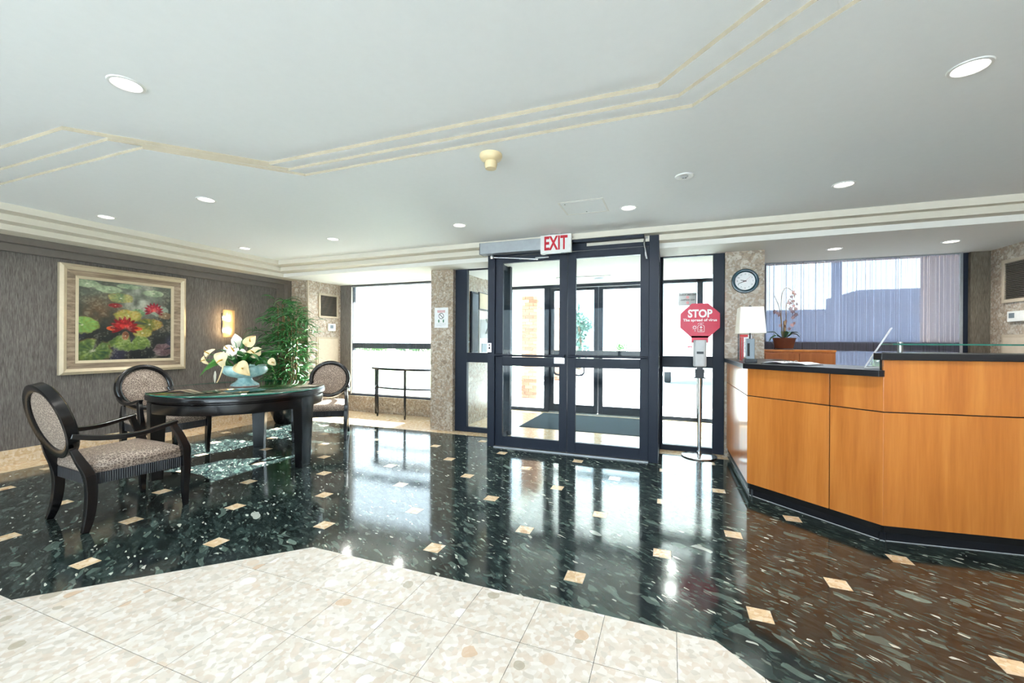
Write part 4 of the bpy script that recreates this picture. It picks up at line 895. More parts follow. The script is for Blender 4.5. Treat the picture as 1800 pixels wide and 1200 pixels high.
def hand(nm, ang, L, wd, mat, y, back=0.012):
    a = math.radians(ang); h_ = MB().add([(-wd, y, -back), (wd, y, -back), (wd * 0.5, y, L), (-wd * 0.5, y, L), (-wd, y - 0.001, -back), (wd, y - 0.001, -back), (wd * 0.5, y - 0.001, L), (-wd * 0.5, y - 0.001, L)], [(0, 1, 2, 3), (4, 7, 6, 5), (0, 4, 5, 1), (1, 5, 6, 2), (2, 6, 7, 3), (3, 7, 4, 0)]).build(nm, mat, ck)
    h_.rotation_euler = (0, a, 0)
hand('hour_hand', 285, 0.046, 0.005, 'print_black', -0.014); hand('minute_hand', 247, 0.072, 0.004, 'print_black', -0.016); hand('second_hand', 47, 0.078, 0.0010, 'print_red', -0.018, 0.02)

# ================================================================== HAND SANITISER STAND WITH STOP SIGN
hs = thing('sanitiser_stand', 'free standing hand sanitiser dispenser with a red octagonal stop sign', 'sanitiser stand', (0.31, 5.0, 0))
MB().lathe([(0.0, 0.0), (0.178, 0.0), (0.182, 0.006), (0.178, 0.014), (0.03, 0.020), (0.02, 0.030), (0.0, 0.030)], 48).build('base', 'bright_metal', hs, smooth=40)
MB().tube([(0, 0, 0.02), (0, 0, 0.92)], 0.017, 14).build('pole', 'bright_metal', hs, smooth=60)
MB().lathe([(0.021, 0.02), (0.024, 0.03), (0.021, 0.055), (0.018, 0.06)], 14).build('pole_collar', 'bright_metal', hs, smooth=60)
MB().box(-0.045, 0.045, -0.05, 0.03, 0.865, 0.955).build('drip_tray', 'dark_plastic', hs, bevel=0.006); MB().box(-0.058, 0.058, -0.06, 0.03, 0.860, 0.868).build('tray_plate', 'dark_plastic', hs, bevel=0.003)
dp = MB().prism([(-0.066, 0.02), (-0.064, -0.06), (-0.045, -0.085), (0.045, -0.085), (0.064, -0.06), (0.066, 0.02)], 0.985, 1.275).build('dispenser', 'grey_plastic', hs, bevel=0.012)
MB().box(-0.034, 0.034, -0.0865, -0.084, 1.125, 1.150).build('dispenser_window', 'dark_plastic', dp); MB().box(-0.03, 0.03, -0.07, -0.01, 0.955, 0.985).build('nozzle', 'dark_plastic', dp)
OC = 1.487; oct_ = [(0.198 / math.cos(PI / 8) * math.cos(PI / 8 + PI / 4 * i), OC + 0.188 / math.cos(PI / 8) * math.sin(PI / 8 + PI / 4 * i)) for i in range(8)]
sg = MB().prism_y(oct_, -0.012, -0.006).build('stop_sign', 'sign_red', hs, bevel=0.001)
MB().box(-0.085, 0.085, -0.012, -0.006, 1.245, 1.32).build('sign_tab', 'sign_red', sg)
text('stop_lettering', 'STOP', 0.118, 'print_white', sg, (0, -0.0125, 1.560), sx=0.86, bold=0.004); text('slogan_lettering', 'The spread of virus', 0.040, 'print_white', sg, (0, -0.0125, 1.492), sx=1.08, bold=0.0010)
def outline(pts, wd, nm, par, mat='print_white', closed=True):
    P = [Vector((x, -0.0128, z)) for x, z in pts]; MB().tube(P, 0, sq=(0.0012, wd), up=(0, 0, 1) if False else (0, -1, 0.001), closed=closed).build(nm, mat, par)
def strokes(segs, wd, nm, par, mat='print_white', y=-0.0128):
    q = MB()
    for (x0, z0), (x1, z1) in segs:
        L = math.hypot(x1 - x0, z1 - z0) or 1; nx, nz = -(z1 - z0) / L * wd / 2, (x1 - x0) / L * wd / 2
        q.add([(x0 + nx, y, z0 + nz), (x1 + nx, y, z1 + nz), (x1 - nx, y, z1 - nz), (x0 - nx, y, z0 - nz)], [(0, 1, 2, 3)])
    q.build(nm, mat, par)
bx = 0.012; bt_ = [(bx - 0.032, 1.365), (bx + 0.032, 1.365), (bx + 0.032, 1.425), (bx + 0.016, 1.440), (bx - 0.016, 1.440), (bx - 0.032, 1.425)]
strokes([(bt_[i], bt_[(i + 1) % 6]) for i in range(6)] + [((bx, 1.44), (bx, 1.455)), ((bx - 0.034, 1.446), (bx - 0.020, 1.460)), ((bx - 0.020, 1.460), (bx + 0.026, 1.460)), ((bx - 0.014, 1.378), (bx + 0.014, 1.378)), ((bx - 0.014, 1.388), (bx + 0.014, 1.388))], 0.004, 'bottle_icon', sg)
strokes([((bx, 1.400), (bx, 1.428)), ((bx - 0.014, 1.414), (bx + 0.014, 1.414))], 0.008, 'cross_icon', sg)
vx, vz = -0.052, 1.412; strokes([((vx + 0.010 * math.cos(a), vz + 0.010 * math.sin(a)), (vx + 0.026 * math.cos(a), vz + 0.026 * math.sin(a))) for a in [k * PI / 4 for k in range(8)]] + [((vx + 0.014 * math.cos(k * PI / 6), vz + 0.014 * math.sin(k * PI / 6)), (vx + 0.014 * math.cos((k + 1) * PI / 6), vz + 0.014 * math.sin((k + 1) * PI / 6))) for k in range(12)], 0.004, 'virus_icon', sg)
strokes([((vx + 0.004, 1.384), (vx + 0.008, 1.376)), ((vx + 0.008, 1.376), (vx + 0.004, 1.368)), ((vx + 0.004, 1.368), (vx, 1.376)), ((vx, 1.376), (vx + 0.004, 1.384))], 0.003, 'drop_icon', sg)

# ================================================================== RECEPTION DESK
P0, P1, P2, PS = Vector((0.597, 3.860)), Vector((1.255, 3.262)), Vector((2.95, 3.440)), Vector((0.590, 5.10))
dk = thing('reception_desk', 'honey maple panelled reception desk with black plinth and angled corner', 'desk', (1.3, 3.9, 0))
D0 = Vector((1.3, 3.9))
def slab(a, b_, z0, z1, th, nm, mat, par, off=0.0, bev=0.0015, rel=D0):
    d = (b_ - a).normalized(); nrm = Vector((d.y, -d.x)); a2, b2 = a - nrm * off - rel, b_ - nrm * off - rel
    return MB().prism([tuple(a2), tuple(b2), tuple(b2 - nrm * th), tuple(a2 - nrm * th)], z0, z1).build(nm, mat, par, bevel=bev)
gr = 0.0035
A1 = P0 + (P1 - P0) * 0.665; dA = (P1 - P0).normalized(); dB = (P2 - P1).normalized(); B1 = P1 + dB * 1.25
for a, b_, ztop in ((P0, A1 - dA * gr, 1.036), (A1 + dA * gr, P1, 1.036), (P1, B1 - dB * gr, 1.141), (B1 + dB * gr, P2, 1.141), (PS, P0, 1.036)):
    slab(a, b_, 0.105, 0.815 - gr, 0.02, 'panel', 'maple', dk); slab(a, b_, 0.815 + gr, ztop, 0.02, 'panel', 'maple', dk)
for a, b_, ztop in ((P0, P1, 1.036), (P1, P2, 1.141), (PS, P0, 1.036)):
    slab(a, b_, 0.06, ztop - 0.001, 0.03, 'carcass', 'groove_black', dk, off=0.012, bev=0); slab(a, b_, 0.0, 0.104, 0.02, 'plinth', 'black_laminate', dk, off=0.03, bev=0.001)
    slab(a, b_, 0.001, 0.004, 0.004, 'plinth_seal', 'grey_plastic', dk, off=0.027, bev=0)
MB().box(0.36, 1.62, -0.35, -0.10, 0.3, 1.141).build('riser', 'maple_dark', dk)
tl_ = thing('countertop', 'low black laminate reception counter carrying the lamp and binder', 'countertop', (0.9, 4.2, 1.037))
MB().prism([(x - 0.9, y - 4.2) for x, y in ((0.56, 5.1), (0.56, 3.842), (1.222, 3.240), (1.252, 3.252), (1.56, 3.62), (1.10, 4.15), (1.10, 5.1))], 0.0, 0.040).build('slab', 'black_laminate', tl_, bevel=0.002)
th_ = thing('countertop', 'raised black laminate transaction counter above the maple desk', 'countertop', (2.0, 3.5, 1.142))
MB().prism([(x - 2.0, y - 3.5) for x, y in ((1.212, 3.29), (1.236, 3.240), (2.97, 3.422), (2.97, 3.88), (1.42, 3.72), (1.405, 3.36))], 0.0, 0.043).build('slab', 'black_laminate', th_, bevel=0.002)
gs = thing('glass_shelf', 'clear green edged glass shelf on metal standoffs above the raised counter', 'shelf', (2.0, 3.5, 1.185))
gp = [(x - 2.0, y - 3.5) for x, y in ((1.385, 3.47), (2.97, 3.64), (2.97, 3.83), (1.385, 3.66))]
gme = MB().prism(gp, 0.050, 0.060).mesh('glass_pane', ['green_glass', 'glass_edge'])
for p in gme.polygons:
    if abs(p.normal.z) < 0.5: p.material_index = 1
obj('glass_pane', gme, gs)
for x, y in ((1.445, 3.53), (2.5, 3.66)): MB().lathe([(0.0, 0.0), (0.0145, 0.0), (0.0145, 0.048), (0.012, 0.050), (0.012, 0.060), (0.0145, 0.062), (0.0145, 0.070), (0.0, 0.071)], 18, x - 2.0, y - 3.5).build('standoff', 'aluminium', gs, smooth=40)

# ================================================================== THINGS ON AND BEHIND THE COUNTER
lp = thing('table_lamp', 'table lamp with cream rectangular shade and grey slab base on the low counter', 'lamp', (0.648, 4.08, 1.077))
MB().box(-0.046, 0.046, -0.06, 0.06, 0, 0.030).build('foot', 'dark_plastic', lp, bevel=0.003)
bs = MB().box(-0.032, 0.032, -0.03, 0.03, 0.030, 0.205).build('base', 'lamp_grey', lp, bevel=0.003); MB().box(-0.024, -0.006, -0.0315, -0.030, 0.055, 0.165).build('base_inlay', 'print_black', bs)
MB().tube([(0, 0, 0.205), (0, 0, 0.49)], 0.007, 10).build('stem', 'dark_plastic', lp, smooth=60)
def frus(a, b_, z0, z1): 
    (ax, ay), (bx_, by_) = a, b_
    return MB().add([(-ax, -ay, z0), (ax, -ay, z0), (ax, ay, z0), (-ax, ay, z0), (-bx_, -by_, z1), (bx_, -by_, z1), (bx_, by_, z1), (-bx_, by_, z1)], [(0, 1, 5, 4), (1, 2, 6, 5), (2, 3, 7, 6), (3, 0, 4, 7)])
frus((0.098, 0.125), (0.084, 0.100), 0.250, 0.472).build('lamp_shade', 'shade_fabric', lp, solid=0.003)
MB().lathe([(0.0, 0.478), (0.014, 0.478), (0.012, 0.486), (0.0, 0.488)], 12).build('finial', 'dark_plastic', lp)
ac = thing('acrylic_holder', 'clear acrylic holder with red contents behind the table lamp', 'holder', (0.655, 4.42, 1.077))
MB().box(-0.05, 0.07, -0.04, 0.04, 0, 0.004).box(-0.05, -0.047, -0.04, 0.04, 0.004, 0.26).box(0.067, 0.07, -0.04, 0.04, 0.004, 0.26).box(-0.047, 0.067, 0.037, 0.04, 0.004, 0.26).build('acrylic_box', 'acrylic', ac)
for x in (-0.03, -0.012): MB().box(x - 0.006, x + 0.006, -0.01, 0.01, 0.004, 0.22).build('red_stick', 'red_item', ac, bevel=0.002)
MB().box(-0.036, 0.03, -0.012, 0.012, 0.222, 0.245).build('red_top', 'red_item', ac, bevel=0.003)
bn = thing('ring_binder', 'open ring binder with white pages on the low counter beside the lamp', 'binder', (0.90, 3.86, 1.0772), math.radians(-40))
MB().box(-0.17, 0.17, -0.12, 0.12, 0, 0.004).build('cover', 'dark_plastic', bn, bevel=0.001); 
for s in (-1, 1): MB().grid(lambda a, b_: Vector((s * (0.006 + 0.15 * a), -0.11 + 0.22 * b_, 0.006 + 0.014 * math.sin(PI * min(1, a * 0.9 + 0.1)) ** 0.7)), 8, 2).build('pages', 'paper', bn, smooth=180, solid=0.003)
for y in (-0.07, 0.0, 0.07): MB().tube([(0.018 * math.cos(a), y, 0.010 + 0.018 * math.sin(a)) for a in [PI * k / 10 for k in range(11)]], 0.0018, 6).build('ring', 'bright_metal', bn, smooth=180)
lt = thing('laptop', 'open silver laptop on the low counter beside the raised counter', 'laptop', (1.222, 3.45, 1.0772), math.radians(-19.4))
MB().box(0.0, 0.20, -0.02, 0.14, 0, 0.012).build('keyboard_base', 'grey_plastic', lt, bevel=0.003)
ls = MB().prism_y([(0.0, 0.006), (0.006, 0.004), (0.140, 0.268), (0.134, 0.272)], -0.02, 0.14).build('lid', 'grey_plastic', lt, bevel=0.001)
MB().prism_y([(0.0125, 0.018), (0.0132, 0.0178), (0.1352, 0.2585), (0.1345, 0.259)], -0.012, 0.132).build('display', 'screen_dark', ls)
cz_ = thing('credenza', 'brown wood credenza under the shaded window carrying the orchid', 'cabinet', (1.36, 5.69, 0))
MB().box(-0.34, 0.34, -0.18, 0.18, 0.08, 1.15).build('body', 'maple_dark', cz_, bevel=0.002); MB().box(-0.345, 0.345, -0.185, 0.185, 1.15, 1.172).build('top', 'maple', cz_, bevel=0.002); MB().box(-0.32, 0.32, -0.16, 0.16, 0, 0.08).build('plinth', 'black_laminate', cz_)
for s in (-1, 1): 
    dr = MB().box(min(0.004 * s, 0.33 * s), max(0.004 * s, 0.33 * s), -0.192, -0.181, 0.10, 1.13).build('door', 'maple_dark', cz_, bevel=0.002); MB().tube([(0.03 * s, -0.205, 0.9), (0.03 * s, -0.205, 1.0)], 0.005, 8).build('handle', 'bright_metal', dr, smooth=60)
oc = thing('potted_orchid', 'mauve orchid with dark leaves in a brown pot on the credenza', 'plant', (1.245, 5.64, 1.172))
MB().lathe([(0.0, 0.0), (0.078, 0.0), (0.088, 0.012), (0.112, 0.12), (0.120, 0.134), (0.108, 0.136), (0.10, 0.11), (0.0, 0.11)], 32).build('pot', 'terracotta', oc, smooth=50)
MB().lathe([(0.0, -0.0), (0.094, 0.0), (0.090, 0.012), (0.0, 0.012)], 24).build('saucer', 'dark_plastic', oc, smooth=50)
MB().lathe([(0.0, 0.122), (0.104, 0.12)], 24, caps=False).build('soil', 'soil', oc)
for a, L, z, dz in ((0.2, 0.17, 0.15, -0.01), (PI - 0.2, 0.20, 0.15, 0.03), (PI + 0.5, 0.20, 0.14, -0.05), (-0.5, 0.17, 0.15, 0.02), (1.5, 0.15, 0.15, 0.04), (-1.4, 0.15, 0.15, 0.03)):
    big_leaf((0.02 * math.cos(a), 0.02 * math.sin(a), 0.12), (L * math.cos(a), L * math.sin(a), z + dz), 0.055, 0.05, 0.1, oc, 'leaf', 'orchid_leaf')
st_ = [[(-0.01, 0, 0.12), (-0.03, 0, 0.35), (-0.03, 0, 0.60), (0.0, 0, 0.70), (0.04, 0, 0.71), (0.085, 0, 0.66), (0.10, 0, 0.60)], [(0.01, 0, 0.12), (0.02, 0.01, 0.35), (0.02, 0.01, 0.50), (0.05, 0.01, 0.58), (0.09, 0.01, 0.54), (0.11, 0.01, 0.45)], [(-0.02, 0, 0.12), (-0.03, 0, 0.30), (-0.05, 0, 0.48), (-0.09, 0, 0.60), (-0.10, 0, 0.63)]]
for P in st_: MB().tube(spline(P, 5), 0.0035, 6).build('stem', 'cane', oc, smooth=180)
MB().tube([(0.0, -0.01, 0.12), (0.0, -0.01, 0.33)], 0.012, 8).build('stake', 'cane', oc, smooth=180)
rnd = random.Random(5)
fl5 = MB(); fl5.k = 0
for k in range(5):
    a = 2 * PI * k / 5 + PI / 2; c, s_ = math.cos(a), math.sin(a)
    fl5.add([(0, 0, 0), (0.6 * c - 0.33 * s_, -0.1, 0.6 * s_ + 0.33 * c), (c, -0.04, s_), (0.6 * c + 0.33 * s_, -0.1, 0.6 * s_ - 0.33 * c)], [(0, 1, 2, 3)])
fl5.lathe([(0.0, -0.16), (0.16, -0.1), (0.0, 0.05)], 8, 0, -0.15, 0); fme = fl5.mesh('bloom', 'petal_mauve')
for x, z in [(0.095, 0.66), (0.12, 0.64), (0.085, 0.61), (0.05, 0.57), (0.10, 0.56), (0.125, 0.52), (0.07, 0.54), (0.03, 0.60), (0.13, 0.47), (0.09, 0.50), (-0.06, 0.42), (-0.04, 0.40), (-0.08, 0.44), (0.04, 0.43), (0.115, 0.40), (0.09, 0.37), (0.11, 0.30), (0.08, 0.28), (0.06, 0.24), (0.01, 0.27), (-0.02, 0.28), (0.03, 0.33), (0.06, 0.47), (0.10, 0.44)]:
    o = obj('bloom', fme, oc); o.location = (x - 0.01, rnd.uniform(-0.05, 0.03), z); s_ = rnd.uniform(0.020, 0.031); o.scale = (s_, s_, s_); o.rotation_euler = (rnd.uniform(-0.6, 0.6), rnd.uniform(0, 6), rnd.uniform(-0.9, 0.9))

# ================================================================== EXIT SIGN, DOOR OPERATOR
ob = thing('door_operator', 'grey metal automatic door operator box above the left door leaf', 'door operator', (-1.6, 4.49, 2.265))
MB().box(-0.485, 0.30, -0.055, 0.055, 0, 0.130).build('cover', 'grey_metal', ob, bevel=0.004); MB().box(-0.49, -0.485, -0.055, 0.055, 0, 0.130).build('end_cap', 'dark_plastic', ob); MB().box(0.32, 1.35, -0.02, 0.055, 0.06, 0.13).build('mounting_plate', 'bronze_frame', ob)
ex = thing('exit_sign', 'white exit sign with red letters hanging from the ceiling over the doors', 'sign', (-1.155, 4.39, 2.205))
MB().box(-0.170, 0.170, -0.02, 0.02, 0, 0.198).build('housing', 'white_plastic', ex, bevel=0.003); MB().box(-0.06, 0.06, -0.025, 0.025, 0.198, 0.210).build('mount', 'bright_metal', ex)
text('exit_lettering', 'EXIT', 0.205, 'print_red', ex, (0, -0.0205, 0.1), sx=0.62, bold=0.006)
for x in (-0.15, 0.06): MB().box(x, x + 0.03, -0.015, 0.015, -0.006, 0).build('clip', 'bright_metal', ex)

# ================================================================== CEILING FITTINGS
sd = thing('smoke_detector', 'ivory smoke detector with a stubby sensing cup under the ceiling', 'smoke detector', (-1.055, 2.40, 2.415))
MB().lathe([(0.0, 0.0), (0.070, 0.0), (0.072, -0.012), (0.064, -0.030), (0.036, -0.042), (0.0, -0.042)], 28).build('base', 'ivory_plastic', sd, smooth=50); MB().lathe([(0.0, -0.040), (0.034, -0.040), (0.040, -0.060), (0.034, -0.088), (0.0, -0.092)], 24).build('sensing_cup', 'ivory_plastic', sd, smooth=50)
spk = thing('ceiling_speaker', 'small white round occupancy sensor flush in the ceiling', 'sensor', (0.092, 3.167, 2.415))
MB().lathe([(0.0, -0.004), (0.03, -0.004), (0.052, -0.010), (0.060, -0.008), (0.062, 0.0), (0.0, 0.0)], 32).build('ring', 'white_plastic', spk, smooth=50); MB().lathe([(0.0, -0.016), (0.016, -0.014), (0.026, -0.004)], 20, caps=False).build('sensor_lens', 'grey_plastic', spk, smooth=50)
for k in range(2): MB().lathe([(0.0, -0.018), (0.006, -0.016), (0.006, -0.012)], 10, -0.008 + 0.016 * k, 0).build('sensor_eye', 'dark_plastic', spk)
ht = thing('ceiling_hatch', 'flush white square access hatch in the ceiling', 'hatch', (-0.70, 3.60, 2.415))
MB().box(-0.19, 0.19, -0.18, -0.165, -0.003, 0).box(-0.19, 0.19, 0.165, 0.18, -0.003, 0).box(-0.19, -0.175, -0.165, 0.165, -0.003, 0).box(0.175, 0.19, -0.165, 0.165, -0.003, 0).build('hatch_frame', 'soffit_white', ht, bevel=0.001); MB().box(-0.165, 0.165, -0.155, 0.155, -0.0015, 0).build('hatch_door', 'ceiling_white', ht)
for x, y in ((-0.14, -0.12), (0.0, 0.13)): MB().lathe([(0.0, -0.003), (0.006, -0.003), (0.006, 0)], 10, x, y).build('latch', 'print_black', ht)
dl = thing('ceiling_downlight', 'x', 'downlight')
MB().lathe([(0.056, 0.018), (0.056, -0.002), (0.060, -0.006), (0.070, -0.005), (0.073, 0.0)], 32, caps=False).build('trim_ring', 'white_plastic', dl, smooth=50); MB().lathe([(0.0, -0.003), (0.05, -0.002), (0.056, 0.0)], 28, caps=False).build('lens', 'lamp_lens', dl, smooth=180)
lamp_d = bpy.data.lights.new('downlight_beam', 'AREA'); lamp_d.shape = 'DISK'; lamp_d.size = 0.10; lamp_d.energy = LAMP_W; lamp_d.color = (1.0, 0.975, 0.93); lamp_d.spread = math.radians(150)
GD = 'recessed ceiling downlights'
spots = [(-2.453, 1.22, 2.472, 'lit downlight inside the raised ceiling tray'), (1.185, 2.335, 2.415, 'lit downlight in the ceiling in front of the raised counter'), (-3.62, 2.35, 2.415, 'lit downlight above the armchair beside the cream tiled floor'),
         (-5.045, 2.357, 2.415, 'lit downlight above the armchair tucked by the painting'), (-5.06, 3.76, 2.415, 'lit downlight near the wall sconce'), (-3.63, 3.76, 2.415, 'lit downlight over the sunlit side of the round table'),
         (-1.985, 3.74, 2.415, 'lit downlight by the door operator box'), (-0.339, 3.75, 2.415, 'lit downlight beside the ceiling hatch'), (1.194, 3.73, 2.415, 'lit downlight above the laptop'),
         (1.622, 5.31, ZS, 'lit downlight in the soffit above the orchid'), (2.555, 5.295, ZS, 'lit downlight in the soffit near the wall vent behind reception'), (-3.888, 5.395, ZS, 'downlight in the soffit above the console table'), (-4.891, 5.398, ZS, 'downlight in the soffit beside the alcove vent'),
         (0.03, 6.32, 2.255, 'downlight in the vestibule ceiling near the bulkhead'), (0.05, 6.92, 2.255, 'downlight in the vestibule ceiling near the outer doors')]
fill_spots = [(0.1, 1.22, 2.472), (-2.45, -0.5, 2.472), (0.1, -0.5, 2.472), (-2.45, -2.2, 2.472), (0.1, -2.2, 2.472), (2.75, 2.34, 2.415), (2.75, 3.73, 2.415), (2.75, 0.5, 2.415), (-5.2, 0.6, 2.415), (-5.2, -1.2, 2.415)]  # out-of-view downlights added as fill light
fill_labels = ['tray downlight over the cream floor before the reception desk', 'tray downlight over the middle of the cream floor, wallpaper side', 'tray downlight over the middle of the cream floor, desk side', 'tray downlight by the rear window, wallpaper side', 'tray downlight by the rear window, desk side', 'downlight over the far end of the raised counter', 'downlight over the staff side behind the desk', 'downlight along the bare stone wall', 'downlight over the wallpapered wall before the painting', 'downlight over the wallpapered wall towards the rear window']
for k, s_ in enumerate(spots + [(*p, l_) for p, l_ in zip(fill_spots, fill_labels)]):
    o = dl if k == 0 else dup(dl, (0, 0, 0), 0); o.location = s_[:3]; o['label'] = s_[3]; o['group'] = GD
    lo = bpy.data.objects.new('downlight_beam', lamp_d); COL.objects.link(lo); lo.parent = o; lo.location = (0, 0, -0.012)

# ================================================================== VESTIBULE THINGS
mt = thing('entrance_mat', 'blue grey ribbed entrance mat on the vestibule floor', 'mat', (-1.2, 6.42, 0.001))
MB().box(-0.86, 0.90, -0.66, 0.62, 0, 0.006).build('mat_base', 'mat_dark', mt, bevel=0.002)
for k in range(32): MB().box(-0.85, 0.89, -0.645 + k * 0.0395, -0.645 + k * 0.0395 + 0.022, 0.006, 0.010).build('rib', 'mat_blue', mt)
def wallbox(nm, lab, cat, y0, y1, z0, z1, d, mat, extra=()):
    t = thing(nm, lab, cat, (-2.80, (y0 + y1) / 2, z0)); hy = (y1 - y0) / 2
    b_ = MB().box(0, d, -hy, hy, 0, z1 - z0).build('body', mat, t, bevel=0.004)
    for en, em, ya, yb, za, zb in extra: MB().box(d, d + 0.006, -hy + 2 * hy * ya, -hy + 2 * hy * yb, (z1 - z0) * za, (z1 - z0) * zb).build(en, em, t, bevel=0.001)
wallbox('notice_frame', 'beige framed notice on the vestibule stone wall', 'notice', 5.90, 6.26, 1.75, 2.02, 0.02, 'dark_plastic', [('sheet', 'beige_panel', 0.05, 0.95, 0.05, 0.95)])
wallbox('directory_panel', 'tall dark glass directory panel on the vestibule wall', 'panel', 5.62, 5.86, 1.06, 2.0, 0.03, 'bronze_frame', [('panel_glass', 'screen_dark', 0.08, 0.92, 0.03, 0.97)])
wallbox('intercom', 'white intercom phone panel on the vestibule wall', 'intercom', 5.90, 6.24, 0.95, 1.73, 0.03, 'white_plastic', [('speaker_plate', 'grey_plastic', 0.1, 0.9, 0.45, 0.82), ('screen', 'lamp_grey', 0.25, 0.8, 0.16, 0.34), ('slot', 'dark_plastic', 0.1, 0.9, 0.05, 0.07)])
hd = MB().tube([(0.05, 0.05, 0.42), (0.075, 0.05, 0.5), (0.075, 0.05, 0.6), (0.05, 0.05, 0.66)], 0.018, 8).build('handset', 'white_plastic', bpy.data.objects['intercom'], smooth=60)
dc = thing('dome_camera', 'small black dome security camera high in the vestibule', 'camera', (-2.62, 5.78, 2.335))
MB().lathe([(0.0, 0.0), (0.062, 0.0), (0.062, -0.020), (0.045, -0.026), (0.0, -0.026)], 24).build('housing', 'white_plastic', dc, smooth=40); MB().lathe([(0.044, -0.026), (0.040, -0.048), (0.024, -0.064), (0.0, -0.070)], 20).build('dome', 'screen_dark', dc, smooth=180)
cv = thing('ceiling_grille', 'white framed air grille in the vestibule ceiling', 'vent', (-1.25, 6.52, 2.255))
MB().box(-0.42, 0.42, -0.16, 0.16, -0.012, 0).build('grille_frame', 'white_plastic', cv, bevel=0.003)
for x in (-0.2, 0.2):
    for k in range(6): MB().box(x - 0.15, x + 0.15, -0.11 + k * 0.04, -0.11 + k * 0.04 + 0.018, -0.015, -0.012).build('slat', 'grey_metal', cv)
ns = thing('glass_sign', 'grey no smoking and no vaping sign stuck on the outer glass, seen in reverse', 'sign', (0.268, 7.222, 1.84))
MB().box(-0.135, 0.135, -0.001, 0.001, 0, 0.205).build('sheet', 'sign_grey', ns)
text('sign_lettering', 'NO SMOKING', 0.038, 'print_black', ns, (0, -0.0018, 0.172), mirror=True, bold=0.001); text('sign_lettering', 'NO VAPING', 0.038, 'print_black', ns, (0, -0.0018, 0.090), mirror=True, bold=0.001)
for z in (0.132, 0.045):
    q = MB(); n = 16; q.add([(r * math.cos(2 * PI * i / n), -0.0016, z + r * math.sin(2 * PI * i / n)) for r in (0.019, 0.014) for i in range(n)], [(i, (i + 1) % n, n + (i + 1) % n, n + i) for i in range(n)]); q.add([(-0.012, -0.0016, z + 0.009), (-0.009, -0.0016, z + 0.012), (0.012, -0.0016, z - 0.009), (0.009, -0.0016, z - 0.012)], [(0, 1, 2, 3)]); q.build('prohibition_symbol', 'print_red', ns)

# ================================================================== OUTSIDE
gd = struct(MB().box(-80, 80, 7.3, 120, -0.16, -0.08).box(-80, -6.4, -60, 7.3, -0.16, -0.08).box(3.5, 80, -60, 7.3, -0.16, -0.08).box(-6.4, 3.5, -60, -3.4, -0.16, -0.08).box(-6.4, 3.5, -3.4, 7.3, -0.16, -0.07).build('floor_forecourt', 'concrete'), 'pale concrete forecourt outside')
lw = struct(MB().box(-60, -5.0, 9.5, 80, -0.08, -0.05).build('floor_lawn', 'grass'), 'sunlit lawn outside the bright window')
cn = thing('entrance_canopy', 'flat pale canopy roof on a brick pier outside the entrance', 'canopy', (0.0, 10.0, -0.08))
MB().box(-3.29, 4.4, -2.67, 3.95, 3.68, 4.1).build('roof', 'canopy_white', cn); MB().box(-3.29, -2.90, -2.67, 3.95, 2.43, 3.68).build('beam', 'canopy_white', cn)  # roof widened and raised out of view to keep sun off doors and desk
def brick_pier(par, x0, x1, y0, y1, z0, z1, nx):
    MB().box(x0 + 0.012, x1 - 0.012, y0 + 0.012, y1 - 0.012, z0, z1).build('mortar_core', 'mortar', par)
    n = int((z1 - z0) / 0.075); bw = (x1 - x0) / nx
    full = MB().box(0.004, bw - 0.004, 0, 0.10, 0.004, 0.071).mesh('brick', 'brick'); half = MB().box(0.004, bw / 2 - 0.004, 0, 0.10, 0.004, 0.071).mesh('brick', 'brick')
    side = MB().box(0, 0.05, 0.006, 0.194, 0.004, 0.071).mesh('brick', 'brick')
    for k in range(n):
        z = z0 + k * 0.075
        xs = [(x0 + i * bw, full) for i in range(nx)] if k % 2 == 0 else [(x0, half)] + [(x0 + bw / 2 + i * bw, full) for i in range(nx - 1)] + [(x1 - bw / 2, half)]
        for x, me in xs: o = obj('brick', me, par); o.location = (x, y0, z)
        if k % 2 == 0:
            for i in range(2): o = obj('brick', side, par); o.location = (x1 - 0.05, y0 + 0.10 + i * 0.2, z)
brick_pier(cn, -3.29, -2.90, -0.66, -0.14, 0.0, 2.43, 2)
pr = thing('brick_pier', 'pale brick pier further out on the forecourt', 'pier', (-3.70, 14.2, -0.08)); brick_pier(pr, -0.2, 0.2, -0.2, 0.25, 0.0, 2.55, 2)
vn = thing('white_van', 'white van parked outside with small rounded rear windows', 'van', (1.0, 14.0, -0.08))
body = [(-1.25, 0.45), (1.25, 0.45), (1.28, 1.3), (1.18, 2.35), (1.05, 2.5), (-1.05, 2.5), (-1.18, 2.35), (-1.28, 1.3)]
MB().prism_y(body, 0, 4.6).build('body', 'van_white', vn, bevel=0.04)
def rrect(x0, x1, z0, z1, r, n=5):
    out = []
    for cx, cz_2, a0 in ((x1 - r, z1 - r, 0), (x0 + r, z1 - r, PI / 2), (x0 + r, z0 + r, PI), (x1 - r, z0 + r, 1.5 * PI)):
        out += [(cx + r * math.cos(a0 + PI / 2 * k / n), cz_2 + r * math.sin(a0 + PI / 2 * k / n)) for k in range(n + 1)]
    return out
for x0, x1 in ((-1.22, -0.99), (-0.89, -0.60)): MB().prism_y(rrect(x0, x1, 0.98, 1.37, 0.07), -0.012, 0.0).build('rear_window', 'van_glass', vn)
for z, m in ((1.30, 'print_white'), (1.18, 'print_red'), (1.06, 'print_white')): MB().box(-0.48, -0.34, -0.02, 0, z, z + 0.05).build('tail_lamp', m, vn, bevel=0.005)
MB().box(-1.2, 1.2, -0.12, 0.02, 0.42, 0.58).build('bumper', 'grey_plastic', vn, bevel=0.02)
